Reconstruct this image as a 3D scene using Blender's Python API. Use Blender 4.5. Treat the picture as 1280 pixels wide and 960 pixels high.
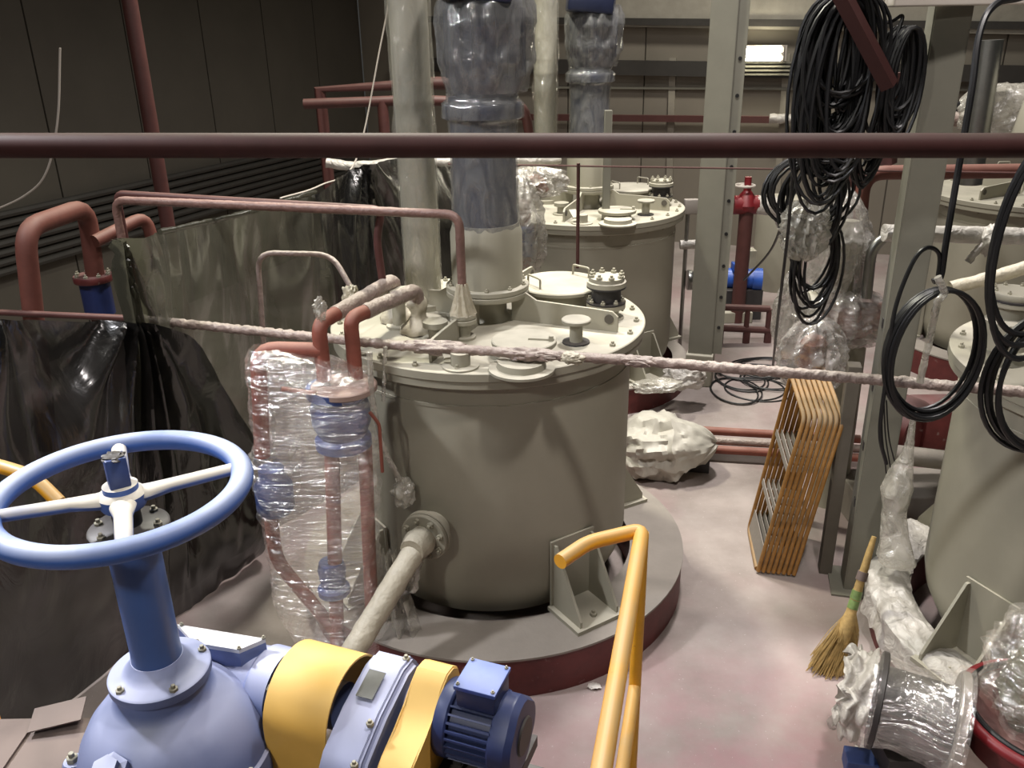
import bpy, bmesh, math, random
from mathutils import Vector as V, Matrix, noise
random.seed(11)
S = bpy.context.scene
COL = S.collection
for o in list(bpy.data.objects): bpy.data.objects.remove(o)

# ------------------------------------------------------------------ camera
F = 1065.0                                   # focal length in pixels of the 1280 px frame
TH = math.atan(F / 2590); RO = math.atan(46 / 2590)
CAM = V((0, 0, 3.0))
f0 = V((0, math.cos(TH), -math.sin(TH))); u0 = V((0, math.sin(TH), math.cos(TH))); r0 = V((1, 0, 0))
cr = r0 * math.cos(RO) - u0 * math.sin(RO); cu = u0 * math.cos(RO) + r0 * math.sin(RO)
cd = bpy.data.cameras.new('camera'); cam = bpy.data.objects.new('camera', cd); COL.objects.link(cam)
M3 = Matrix((cr, cu, -f0)).transposed()
cam.matrix_world = Matrix.Translation(CAM) @ M3.to_4x4()
cd.sensor_width = 36; cd.lens = F / 1280 * 36; cd.clip_start = 0.02; cd.clip_end = 100
S.camera = cam

# ------------------------------------------------------------------ world, light, exposure
W = bpy.data.worlds.new('world'); S.world = W; W.use_nodes = True
W.node_tree.nodes['Background'].inputs[0].default_value = (0.85, 0.85, 0.8, 1)
W.node_tree.nodes['Background'].inputs[1].default_value = 0.055
def lamp(name, loc, aim, energy, size, col=(1, .95, .86)):
    l = bpy.data.lights.new(name, 'AREA'); l.energy = energy; l.shape = 'DISK'; l.size = size; l.color = col; l.spread = math.radians(125)
    o = bpy.data.objects.new(name, l); COL.objects.link(o); o.location = loc
    o.rotation_euler = (V(aim) - V(loc)).to_track_quat('-Z', 'Y').to_euler()
    return o
lamp('hall_light_front', (-2.6, -1.6, 5.2), (-.2, 3.5, .8), 42, .35, (1, .96, .9))
lamp('hall_light_left', (-3.4, 2.9, 4.8), (-.8, 1.7, 1.5), 125, .4, (.96, .96, 1))
lamp('hall_light_mid', (-1.2, 6.4, 6.4), (-.4, 4.8, 1.2), 190, .5, (1, .97, .82))
lamp('hall_light_right', (1.3, 1.5, 7.0), (2.0, 3.6, .3), 125, .4, (1, .93, .9))
lamp('hall_light_aisle', (1.3, 6.0, 7.4), (1.3, 5.8, 0), 250, .6, (1, .95, .94))
lamp('hall_light_back', (2.6, 10.0, 7.0), (2.6, 10.4, 0), 170, .8, (1, .95, .86))
S.view_settings.view_transform = 'Standard'; S.view_settings.look = 'None'
S.view_settings.exposure = -0.12; S.view_settings.gamma = 1.0
S.view_settings.use_curve_mapping = False

# ------------------------------------------------------------------ measuring helpers (photo point at a known height or depth -> place)
def ray(x, y): return f0 + cr * ((x - 640) / F) - cu * ((y - 480) / F)
def PZ(x, y, z):
    d = ray(x, y); return CAM + d * ((z - 3) / d.z)
def PY(x, y, Y):
    d = ray(x, y); return CAM + d * (Y / d.y)

# ------------------------------------------------------------------ materials
def lin(c):
    return tuple(((v / 255) / 12.92 if v / 255 <= .04045 else ((v / 255 + .055) / 1.055) ** 2.4) for v in c) + (1,)
MATS = {}
def mat(name, rgb, rough=.6, metal=0, var=.12, scale=6, dust=None, dust_amt=.8, d0=.25, d1=.85, bump=0, bscale=40, spec=.5, spots=None):
    m = bpy.data.materials.new(name); m.use_nodes = True
    nt = m.node_tree; N = nt.nodes; L = nt.links; p = N['Principled BSDF']
    tc = N.new('ShaderNodeTexCoord'); ns = N.new('ShaderNodeTexNoise')
    ns.inputs['Scale'].default_value = scale; ns.inputs['Detail'].default_value = 5; ns.inputs['Roughness'].default_value = .65
    L.new(tc.outputs['Object'], ns.inputs['Vector'])
    rp = N.new('ShaderNodeValToRGB'); L.new(ns.outputs['Fac'], rp.inputs[0])
    c = lin(rgb)
    rp.color_ramp.elements[0].position = .3; rp.color_ramp.elements[1].position = .72
    rp.color_ramp.elements[0].color = tuple(x * (1 - var) for x in c[:3]) + (1,)
    rp.color_ramp.elements[1].color = tuple(min(1, x * (1 + var)) for x in c[:3]) + (1,)
    out = rp.outputs[0]
    if spots:
        n2 = N.new('ShaderNodeTexNoise'); n2.inputs['Scale'].default_value = spots[1]; n2.inputs['Detail'].default_value = 6
        L.new(tc.outputs['Object'], n2.inputs['Vector'])
        mr = N.new('ShaderNodeMapRange'); mr.inputs[1].default_value = spots[2]; mr.inputs[2].default_value = spots[2] + .08
        L.new(n2.outputs['Fac'], mr.inputs[0])
        mx = N.new('ShaderNodeMixRGB'); L.new(mr.outputs[0], mx.inputs[0]); L.new(out, mx.inputs[1]); mx.inputs[2].default_value = lin(spots[0]); out = mx.outputs[0]
    if dust:
        g = N.new('ShaderNodeNewGeometry'); sp = N.new('ShaderNodeSeparateXYZ'); L.new(g.outputs['Normal'], sp.inputs[0])
        mr = N.new('ShaderNodeMapRange'); mr.inputs[1].default_value = d0; mr.inputs[2].default_value = d1; mr.inputs[4].default_value = dust_amt
        L.new(sp.outputs['Z'], mr.inputs[0])
        n3 = N.new('ShaderNodeTexNoise'); n3.inputs['Scale'].default_value = 5; n3.inputs['Detail'].default_value = 4
        L.new(tc.outputs['Object'], n3.inputs['Vector'])
        m3 = N.new('ShaderNodeMapRange'); m3.inputs[1].default_value = .3; m3.inputs[2].default_value = .55; m3.inputs[3].default_value = .45
        L.new(n3.outputs['Fac'], m3.inputs[0])
        mu = N.new('ShaderNodeMath'); mu.operation = 'MULTIPLY'; L.new(mr.outputs[0], mu.inputs[0]); L.new(m3.outputs[0], mu.inputs[1])
        mx = N.new('ShaderNodeMixRGB'); L.new(mu.outputs[0], mx.inputs[0]); L.new(out, mx.inputs[1]); mx.inputs[2].default_value = lin(dust); out = mx.outputs[0]
    L.new(out, p.inputs['Base Color'])
    p.inputs['Roughness'].default_value = rough; p.inputs['Metallic'].default_value = metal; p.inputs['Specular IOR Level'].default_value = spec
    if bump:
        nb = N.new('ShaderNodeTexNoise'); nb.inputs['Scale'].default_value = bscale; nb.inputs['Detail'].default_value = 4
        L.new(tc.outputs['Object'], nb.inputs['Vector'])
        bp = N.new('ShaderNodeBump'); bp.inputs['Strength'].default_value = bump; bp.inputs['Distance'].default_value = .01
        L.new(nb.outputs['Fac'], bp.inputs['Height']); L.new(bp.outputs[0], p.inputs['Normal'])
    MATS[name] = m; return m
def film(name, rgb, clear=.7, rough=.15, diff=.35, bscale=14, bump=.7, stretch=(1, 1, 1), vary=.18, trans=0, shine=.07):
    """thin plastic sheet: mostly see-through, glossy, crinkled"""
    m = bpy.data.materials.new(name); m.use_nodes = True
    nt = m.node_tree; N = nt.nodes; L = nt.links; p = N['Principled BSDF']; out = N['Material Output']
    p.inputs['Base Color'].default_value = lin(rgb); p.inputs['Roughness'].default_value = rough; p.inputs['Specular IOR Level'].default_value = .8
    tc = N.new('ShaderNodeTexCoord'); mp = N.new('ShaderNodeMapping'); mp.inputs['Scale'].default_value = stretch
    L.new(tc.outputs['Object'], mp.inputs[0])
    ns = N.new('ShaderNodeTexNoise'); ns.inputs['Scale'].default_value = bscale; ns.inputs['Detail'].default_value = 5; ns.inputs['Distortion'].default_value = 1.2
    L.new(mp.outputs[0], ns.inputs['Vector'])
    bp = N.new('ShaderNodeBump'); bp.inputs['Strength'].default_value = bump; bp.inputs['Distance'].default_value = .03
    L.new(ns.outputs['Fac'], bp.inputs['Height']); L.new(bp.outputs[0], p.inputs['Normal'])
    tr = N.new('ShaderNodeBsdfTransparent')
    mr = N.new('ShaderNodeMapRange'); mr.inputs[1].default_value = .3; mr.inputs[2].default_value = .7
    mr.inputs[3].default_value = max(0, 1 - clear - vary); mr.inputs[4].default_value = min(1, 1 - clear + vary)
    L.new(ns.outputs['Fac'], mr.inputs[0])
    mx = N.new('ShaderNodeMixShader'); L.new(mr.outputs[0], mx.inputs[0]); L.new(tr.outputs[0], mx.inputs[1]); L.new(p.outputs[0], mx.inputs[2])
    if trans:
        tl = N.new('ShaderNodeBsdfTranslucent'); tl.inputs['Color'].default_value = tuple(v * trans * 2.2 for v in lin(rgb)[:3]) + (1,)
        ad = N.new('ShaderNodeAddShader'); L.new(p.outputs[0], ad.inputs[0]); L.new(tl.outputs[0], ad.inputs[1]); L.new(ad.outputs[0], mx.inputs[2])
    gl = N.new('ShaderNodeBsdfGlossy'); gl.inputs['Color'].default_value = (shine, shine, shine, 1); gl.inputs['Roughness'].default_value = rough * .7
    L.new(bp.outputs[0], gl.inputs['Normal'])
    a2 = N.new('ShaderNodeAddShader'); L.new(mx.outputs[0], a2.inputs[0]); L.new(gl.outputs[0], a2.inputs[1])
    L.new(a2.outputs[0], out.inputs['Surface'])
    MATS[name] = m; return m
CREAM = mat('cream_tank_paint', (146, 142, 126), .55, var=.06, scale=3, dust=(184, 179, 162), dust_amt=.85, d0=.35, d1=.9)
DRIVEBLUE = mat('drive_blue_paint', (30, 37, 62), .4, var=.14, scale=10)
CREAM2 = mat('cream_fitting_paint', (148, 144, 128), .55, var=.06, scale=5, dust=(192, 187, 170), dust_amt=.8)
RINGTOP = mat('dusty_grey_steel', (138, 131, 122), .8, var=.1, scale=4, bump=.2)
RED = mat('dark_red_paint', (92, 38, 36), .55, var=.25, scale=9, dust=(128, 110, 105), dust_amt=.5, spots=((120, 95, 90), 25, .66))
PIPERED = mat('red_primer_pipe', (126, 68, 54), .65, var=.16, scale=12, dust=(150, 116, 102), dust_amt=.6)
PIPEDARK = mat('dark_brown_pipe', (78, 44, 40), .55, var=.15, scale=9, dust=(120, 92, 84), dust_amt=.5)
RAILDARK = mat('maroon_pipe_paint', (58, 32, 30), .6, spec=.25, var=.15, scale=8, dust=(64, 53, 46), dust_amt=.8, d0=.45, d1=.95)
WRAPPED = mat('dusty_wrapped_pipe', (142, 124, 116), .42, var=.22, scale=22, dust=(185, 176, 164), dust_amt=.6, bump=.8, bscale=60)
WRAPCREAM = mat('dusty_cream_wrap', (168, 160, 140), .5, var=.15, scale=16, dust=(206, 200, 182), dust_amt=.6, bump=.8, bscale=35)
BLUEBOX = mat('light_blue_gearbox_paint', (98, 112, 156), .5, var=.1, scale=5, dust=(196, 200, 224), dust_amt=.72, d0=.25, d1=.95)
BLUEWHEEL = mat('handwheel_blue_paint', (60, 96, 168), .5, var=.16, scale=4, dust=(172, 182, 204), dust_amt=.95, d0=.15, d1=.95)
BLUECOL = mat('column_blue_paint', (62, 92, 150), .4, var=.1, scale=4)
BONE = mat('dusty_spoke_paint', (70, 100, 165), .6, var=.1, scale=8, dust=(204, 198, 184), dust_amt=1, d0=.0, d1=.5)
DARKBLUE = mat('dark_blue_motor_paint', (36, 48, 92), .45, var=.16, scale=10, dust=(78, 88, 122), dust_amt=.4)
DUSTBLUE = mat('dusty_blue_cover', (62, 84, 160), .5, var=.2, scale=16, dust=(150, 165, 212), dust_amt=.6, spots=((48, 72, 165), 14, .55))
VALVEBLUE = mat('valve_blue_paint', (54, 72, 122), .45, var=.12, scale=9)
YELLOW = mat('ochre_guard_paint', (226, 178, 84), .55, var=.06, scale=6, dust=(232, 205, 140), dust_amt=.45)
RAILYEL = mat('yellow_rail_paint', (222, 158, 36), .45, var=.14, scale=9, dust=(186, 152, 98), dust_amt=1, d0=.25, d1=.6, spots=((120, 84, 40), 60, .70))
STACKYEL = mat('old_yellow_rail_paint', (150, 104, 42), .65, var=.3, scale=14, dust=(140, 124, 98), dust_amt=.75, d0=0, d1=.5)
STEELPOST = mat('grey_green_post_paint', (112, 110, 98), .6, var=.07, scale=5)
STEEL = mat('bare_steel', (150, 150, 146), .35, 1, var=.1, scale=20)
BOLT = mat('painted_bolt', (140, 136, 118), .5, var=.1, scale=30, dust=(190, 184, 165), dust_amt=.5)
BLACK = mat('black_rubber', (22, 22, 23), .42, var=.2, scale=15)
DARKSTEEL = mat('dark_iron', (48, 46, 46), .5, var=.2, scale=15, dust=(96, 90, 84), dust_amt=.4)
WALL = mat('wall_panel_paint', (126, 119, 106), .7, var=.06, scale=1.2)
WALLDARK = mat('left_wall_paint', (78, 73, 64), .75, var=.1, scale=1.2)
GIRT = mat('dark_cable_tray', (52, 49, 44), .6, var=.15, scale=6)
BEAMWHITE = mat('pale_beam_paint', (176, 168, 158), .6, var=.06, scale=4)
WOOD = mat('raw_timber', (150, 120, 84), .8, var=.2, scale=9, bump=.2)
STRAW = mat('broom_straw', (168, 140, 86), .7, var=.25, scale=40)
RUG = mat('white_rag', (205, 200, 192), .85, var=.08, scale=9, bump=.5, bscale=18)
BAG = mat('white_bag', (178, 174, 162), .5, var=.06, scale=6, bump=.5, bscale=9)
RUST = mat('platform_steel', (104, 90, 84), .7, var=.18, scale=6, dust=(126, 112, 104), dust_amt=.6)
GREENWRAP = mat('green_tape', (110, 132, 76), .5, var=.35, scale=30)
TEXT = mat('faint_writing', (40, 52, 110), .5, var=.1, scale=20)
CURTAIN = film('black_film', (13, 12, 11), clear=.03, rough=.24, bscale=4, bump=.6, stretch=(1, 1, .5), vary=.02, trans=.3, shine=.035)
CURTAIN2 = film('grey_film', (46, 45, 37), clear=.1, rough=.26, bscale=2.6, bump=.5, stretch=(1, 1, .6), vary=.05, trans=.9, shine=.04)
CLEAR = film('clear_film', (158, 154, 148), clear=.8, rough=.2, bscale=11, bump=1.0, stretch=(.4, .4, 2.6), vary=.2, shine=.3)
CLEARV = film('clear_film_column', (128, 128, 126), clear=.52, rough=.1, bscale=9, bump=.8, stretch=(1.3, 1.3, .5), vary=.22)
MILKY = film('milky_film', (176, 172, 160), clear=.45, rough=.25, bscale=10, bump=.8, vary=.22, shine=.06)
WHITEFILM = film('white_film', (190, 185, 176), clear=.14, rough=.5, bscale=12, bump=.8, vary=.12, shine=.02)
CLEARM = film('clear_film_bag', (176, 172, 166), clear=.5, rough=.12, bscale=7, bump=.8, vary=.22, shine=.14)
VENTFILM = film('clear_film_vent', (168, 166, 154), clear=.74, rough=.1, bscale=9, bump=.8, stretch=(1.3, 1.3, .5), vary=.18, shine=.1)
PIPESHADE = mat('shaded_red_pipe', (100, 56, 46), .65, var=.16, scale=12, dust=(128, 96, 84), dust_amt=.55)  # darker copy of the red primer, weaker light put into its colour

def glow(name, col, st):
    m = bpy.data.materials.new(name); m.use_nodes = True; p = m.node_tree.nodes['Principled BSDF']
    p.inputs['Emission Color'].default_value = col; p.inputs['Emission Strength'].default_value = st; return m
TUBEGLOW = glow('fluorescent_tube_glow', (1, .93, .72, 1), 22)

# floor: dusty concrete with pinkish worn paint
def floor_mat():
    m = bpy.data.materials.new('dusty_painted_concrete'); m.use_nodes = True
    nt = m.node_tree; N = nt.nodes; L = nt.links; p = N['Principled BSDF']
    tc = N.new('ShaderNodeTexCoord')
    def nz(sc, det=6):
        n = N.new('ShaderNodeTexNoise'); n.inputs['Scale'].default_value = sc; n.inputs['Detail'].default_value = det; n.inputs['Roughness'].default_value = .65
        L.new(tc.outputs['Object'], n.inputs['Vector']); return n
    def ramp(n, a, b, c0, c1):
        r = N.new('ShaderNodeValToRGB'); L.new(n.outputs['Fac'], r.inputs[0]); r.color_ramp.elements[0].position = a; r.color_ramp.elements[1].position = b
        r.color_ramp.elements[0].color = c0; r.color_ramp.elements[1].color = c1; return r
    a = ramp(nz(.9), .35, .68, lin((126, 116, 110)), lin((166, 156, 150)))
    b = ramp(nz(.55, 4), .48, .62, (0, 0, 0, 1), (.35, .35, .35, 1))
    mx = N.new('ShaderNodeMixRGB'); L.new(b.outputs[0], mx.inputs[0]); L.new(a.outputs[0], mx.inputs[1]); mx.inputs[2].default_value = lin((150, 112, 116))
    # worn pink paint in the walkway beside the handrail
    mp = N.new('ShaderNodeMapping'); mp.inputs['Location'].default_value = (-1.0 / 1.5, -2.5 / 1.5, 0); mp.inputs['Scale'].default_value = (1 / 1.5, 1 / 1.5, 1); L.new(tc.outputs['Object'], mp.inputs[0])
    gr = N.new('ShaderNodeTexGradient'); gr.gradient_type = 'SPHERICAL'; L.new(mp.outputs[0], gr.inputs[0])
    pn = ramp(nz(1.6, 5), .38, .62, (0, 0, 0, 1), (1, 1, 1, 1)); mu = N.new('ShaderNodeMath'); mu.operation = 'MULTIPLY'; L.new(gr.outputs['Fac'], mu.inputs[0]); L.new(pn.outputs[0], mu.inputs[1])
    m0 = N.new('ShaderNodeMixRGB'); L.new(mu.outputs[0], m0.inputs[0]); L.new(mx.outputs[0], m0.inputs[1]); m0.inputs[2].default_value = lin((158, 116, 122)); mx = m0
    c = ramp(nz(60, 3), .66, .72, (0, 0, 0, 1), (.6, .6, .6, 1))
    m2 = N.new('ShaderNodeMixRGB'); L.new(c.outputs[0], m2.inputs[0]); L.new(mx.outputs[0], m2.inputs[1]); m2.inputs[2].default_value = lin((196, 186, 180))
    L.new(m2.outputs[0], p.inputs['Base Color']); p.inputs['Roughness'].default_value = .6; p.inputs['Specular IOR Level'].default_value = .35
    bp = N.new('ShaderNodeBump'); bp.inputs['Strength'].default_value = .12; bp.inputs['Distance'].default_value = .01
    L.new(nz(30, 4).outputs['Fac'], bp.inputs['Height']); L.new(bp.outputs[0], p.inputs['Normal'])
    return m
FLOOR = floor_mat()

# ------------------------------------------------------------------ mesh helpers
def nb(): return bmesh.new()
def box(bm, c, s, rot=None, bev=0):
    r = bmesh.ops.create_cube(bm, size=1); vs = r['verts']
    for v in vs: v.co = V((v.co.x * s[0], v.co.y * s[1], v.co.z * s[2]))
    if bev:
        es = list({e for v in vs for e in v.link_edges})
        rr = bmesh.ops.bevel(bm, geom=es, offset=bev, segments=2, affect='EDGES', profile=.5)
        vs = list({v for f in rr['faces'] for v in f.verts} | {v for v in vs if v.is_valid})
    M = Matrix.Translation(c) @ (rot.to_4x4() if rot else Matrix())
    for v in vs: v.co = M @ v.co
    return bm
def frame(d):
    d = d.normalized(); a = V((0, 0, 1)) if abs(d.z) < .9 else V((1, 0, 0))
    x = a.cross(d).normalized(); return x, d.cross(x).normalized()
def loft(bm, rings, cap=True, closed=False):
    n = len(rings[0]); rows = [[bm.verts.new(p) for p in r] for r in rings]
    m = len(rows)
    for i in range(m if closed else m - 1):
        a, b = rows[i], rows[(i + 1) % m]
        for j in range(n):
            bm.faces.new((a[j], a[(j + 1) % n], b[(j + 1) % n], b[j]))
    if cap and not closed:
        bm.faces.new(list(reversed(rows[0]))); bm.faces.new(rows[-1])
    return bm
def cyl(bm, a, b, r, r2=None, seg=20):
    a, b = V(a), V(b); x, y = frame(b - a); r2 = r if r2 is None else r2
    ring = lambda c, q: [c + x * (q * math.cos(t)) + y * (q * math.sin(t)) for t in [2 * math.pi * i / seg for i in range(seg)]]
    return loft(bm, [ring(a, r), ring(b, r2)])
def lathe(bm, prof, c=(0, 0, 0), axis=(0, 0, 1), seg=40, wob=0):
    """prof: list of (radius, height) along the axis, starts and ends closed"""
    c = V(c); ax = V(axis).normalized(); x, y = frame(ax); rings = []
    for q, h in prof:
        rings.append([c + ax * h + (x * math.cos(t) + y * math.sin(t)) * (max(q, 1e-4) * (1 + wob * noise.noise(V((math.cos(t) * 2.5, math.sin(t) * 2.5, h * 6 + c.x))))) for t in [2 * math.pi * i / seg for i in range(seg)]])
    return loft(bm, rings)
def rounded(pts, bend, n=5, closed=False):
    pts = [V(p) for p in pts]
    if not bend: return pts
    out = []; m = len(pts)
    for i, p in enumerate(pts):
        if not closed and i in (0, m - 1): out.append(p); continue
        a, b = pts[i - 1] - p, pts[(i + 1) % m] - p
        la, lb = a.length, b.length; k = min(bend, la * .48, lb * .48)
        s, e = p + a.normalized() * k, p + b.normalized() * k
        for j in range(n + 1):
            t = j / n; out.append(s * (1 - t) ** 2 + p * (2 * t * (1 - t)) + e * t * t)
    return out
def resample(pts, step):
    out = [pts[0]]
    for a, b in zip(pts, pts[1:]):
        k = max(1, int((b - a).length / step))
        for j in range(1, k + 1): out.append(a.lerp(b, j / k))
    return out
def tube(bm, pts, r, seg=12, bend=0, closed=False, wr=0, step=None, oval=1, cap=True):
    P = rounded(pts, bend, closed=closed)
    if step: P = resample(P, step)
    rings = []; m = len(P); x = None
    for i, p in enumerate(P):
        if closed: d = P[(i + 1) % m] - P[i - 1]
        else: d = P[min(i + 1, m - 1)] - P[max(i - 1, 0)]
        d.normalize()
        if x is None: x, y = frame(d)
        else:
            x = (x - d * x.dot(d)).normalized(); y = d.cross(x)
        ring = []
        for j in range(seg):
            t = 2 * math.pi * j / seg; q = r
            if wr:
                s = p + x * math.cos(t) * r + y * math.sin(t) * r
                q = r * (1 + wr * (noise.noise(s * (1.1 / r)) + .6 * math.sin(i * 1.3 + t * 2) * noise.noise(s * 6)))
            ring.append(p + x * (q * math.cos(t)) + y * (q * math.sin(t) * oval))
        rings.append(ring)
    return loft(bm, rings, cap=cap, closed=closed)
def prism(bm, poly, depth, M):
    """poly: 2D points, extruded by depth along the local z of M"""
    a = [bm.verts.new(M @ V((x, y, -depth / 2))) for x, y in poly]; b = [bm.verts.new(M @ V((x, y, depth / 2))) for x, y in poly]
    n = len(poly); bm.faces.new(list(reversed(a))); bm.faces.new(b)
    for i in range(n): bm.faces.new((a[i], a[(i + 1) % n], b[(i + 1) % n], b[i]))
    return bm
def axes(o, x, y, z):
    M = Matrix.Identity(4)
    for i, a in enumerate((V(x), V(y), V(z))):
        for k in range(3): M[k][i] = a[k]
    for k in range(3): M[k][3] = o[k]
    return M
def crumple(bm, c, s, sub=4, amp=.22, freq=2.2, seed=0, rot=None, flat=None):
    r = bmesh.ops.create_icosphere(bm, subdivisions=sub, radius=1); c = V(c)
    for v in r['verts']:
        q = v.co.copy(); k = V((seed * 3.1, seed * 1.7, seed))
        d = amp * (abs(noise.noise(q * freq + k)) * 1.6 - .3) + amp * .5 * (abs(noise.noise(q * freq * 2.7 + k)) - .2) + amp * .22 * noise.noise(q * freq * 7)
        q = q * (1 + d)
        p = V((q.x * s[0], q.y * s[1], q.z * s[2]))
        if rot: p = rot @ p
        p += c
        if flat is not None and p.z < flat: p.z = flat + (p.z - flat) * .02
        v.co = p
    return bm
def link(name, bm, m, parent=None, ang=35, world=True):
    bmesh.ops.recalc_face_normals(bm, faces=bm.faces)
    me = bpy.data.meshes.new(name); bm.to_mesh(me); bm.free()
    me.shade_smooth(); me.set_sharp_from_angle(angle=math.radians(ang))
    if m: me.materials.append(m)
    o = bpy.data.objects.new(name, me); COL.objects.link(o)
    if parent:
        o.parent = parent
        if world: o.matrix_parent_inverse = ROOTM[parent.name].inverted()
    return o
ROOTM = {}
def thing(name, label, cat, loc=(0, 0, 0), rz=0, group=None):
    o = bpy.data.objects.new(name, None); COL.objects.link(o); o.location = loc; o.rotation_euler = (0, 0, rz); o.empty_display_size = .1
    o['label'] = label; o['category'] = cat
    if group: o['group'] = group
    ROOTM[o.name] = Matrix.Translation(V(loc)) @ Matrix.Rotation(rz, 4, 'Z')
    return o
def tag(o, label, cat, group=None):
    o['label'] = label; o['category'] = cat
    if group: o['group'] = group
    return o
def drape(bm, c, s, seed=0, amp=.3, seg=64, nz=40, folds=4, neck=0, M=None):
    """sheet of film gathered round something: vertical ridged folds, pinched towards the top"""
    c = V(c); rings = []
    for i in range(nz + 1):
        f = i / nz; z = -1 + 2 * f; q = max(.02, (1 - abs(z) ** 3.2)) ** .5
        if neck and f > .6: q *= 1 - neck * ((f - .6) / .4) ** .7
        ring = []
        for j in range(seg):
            a = 2 * math.pi * j / seg; p = V((math.cos(a), math.sin(a), 0))
            k = V((p.x * folds * .5 + seed * 3.7, p.y * folds * .5 + seed, z * .9 + seed))
            r = q * (1 + amp * ((1 - abs(noise.noise(k)) * 2.2) - .6) + amp * .35 * (1 - 2 * abs(noise.noise(k * 2.3 + V((0, 0, z * 3))))) + amp * .15 * noise.noise(k * 6))
            ring.append(c + V((p.x * r * s[0], p.y * r * s[1], z * s[2] + .03 * noise.noise(k * 2))))
        rings.append(ring)
    return loft(bm, rings)
def struct(o): o['kind'] = 'structure'; return o
def sub(name, bm, m, part, ang=35):
    """sub-part; the part was linked in world coordinates under its thing"""
    o = link(name, bm, m, None, ang); o.parent = part
    o.matrix_parent_inverse = Matrix() ; return o
def share(name, me, M, parent, world=True):
    o = bpy.data.objects.new(name, me); COL.objects.link(o); o.parent = parent
    if world: o.matrix_parent_inverse = ROOTM[parent.name].inverted()
    o.matrix_basis = M; return o
def copy_tree(o, parent=None):
    c = o.copy(); COL.objects.link(c); c.parent = parent
    for ch in list(o.children):
        k = copy_tree(ch, c); k.matrix_parent_inverse = ch.matrix_parent_inverse.copy()
    return c
def bolt_mesh():
    bm = nb(); lathe(bm, [(.0, 0), (.95, 0), (.95, .75), (.85, .85), (.5, .86), (.5, 1.5), (.42, 1.6), (0, 1.6)], seg=6)
    bmesh.ops.recalc_face_normals(bm, faces=bm.faces)
    me = bpy.data.meshes.new('bolt'); bm.to_mesh(me); bm.free(); me.materials.append(BOLT); return me
BOLTME = bolt_mesh()
def bolts(parent, c, ax, R, n, r, a0=0, me=BOLTME, name='bolt'):
    c = V(c); ax = V(ax).normalized(); x, y = frame(ax)
    for i in range(n):
        t = a0 + 2 * math.pi * i / n; d = x * math.cos(t) + y * math.sin(t)
        share(name, me, axes(c + d * R, x * r, y * r, ax * r), parent)
def bolt_at(parent, p, ax, r, me=BOLTME, name='bolt'):
    ax = V(ax).normalized(); x, y = frame(ax); share(name, me, axes(V(p), x * r, y * r, ax * r), parent)
def flange(bm, c, ax, r, t, seg=32): return lathe(bm, [(0, -t / 2), (r * .97, -t / 2), (r, -t / 2 + t * .15), (r, t / 2 - t * .15), (r * .97, t / 2), (0, t / 2)], c, ax, seg)
def spline(pts, n=10):
    """Catmull-Rom through points"""
    p = [V(q) for q in pts]; p = [p[0] * 2 - p[1]] + p + [p[-1] * 2 - p[-2]]; out = []
    for i in range(1, len(p) - 2):
        for j in range(n):
            t = j / n; a, b, c, d = p[i - 1], p[i], p[i + 1], p[i + 2]
            out.append(.5 * (2 * b + (c - a) * t + (2 * a - 5 * b + 4 * c - d) * t * t + (3 * b - a - 3 * c + d) * t ** 3))
    out.append(p[-2]); return out
def smooth(bm, pts, r, seg=8, n=8): return tube(bm, spline(pts, n), r, seg)

# ================================================================== THE SETTING
ROOM = math.radians(20); nrm = V((math.sin(ROOM), math.cos(ROOM), 0)); rowd = V((math.cos(ROOM), -math.sin(ROOM), 0))
bm = nb(); box(bm, (1.5, 6.5, -.05), (19, 24, .1)); fl = struct(link('floor', bm, FLOOR))
corner = V((-2.33, 14.7, 0))
def wall_box(bm, p, d, length, h, z0, t, off=0):
    """a slab whose face runs from p along d"""
    n = V((0, 0, 1)).cross(d).normalized()
    M = axes(p + d * (length / 2) + n * (t / 2 + off) + V((0, 0, z0 + h / 2)), d, n, (0, 0, 1))
    box2 = bmesh.ops.create_cube(bm, size=1)['verts']
    for v in box2: v.co = M @ V((v.co.x * length, v.co.y * t, v.co.z * h))
bm = nb(); wall_box(bm, corner + nrm * .05, rowd, 14, 6, 0, .12); wb = struct(link('wall_back', bm, WALL))
k = 0
for i in range(12):                                         # sandwich panels
    bm = nb(); wall_box(bm, corner + rowd * (.02 + i * 1.15), rowd, 1.13, 6, 0, .05)
    o = link('panel', bm, WALL, None); o.parent = wb
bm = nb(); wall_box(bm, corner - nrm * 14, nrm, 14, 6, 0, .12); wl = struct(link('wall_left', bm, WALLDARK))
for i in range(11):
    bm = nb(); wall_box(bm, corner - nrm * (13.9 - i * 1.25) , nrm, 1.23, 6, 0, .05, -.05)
    o = link('panel', bm, WALLDARK, None); o.parent = wl
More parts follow.
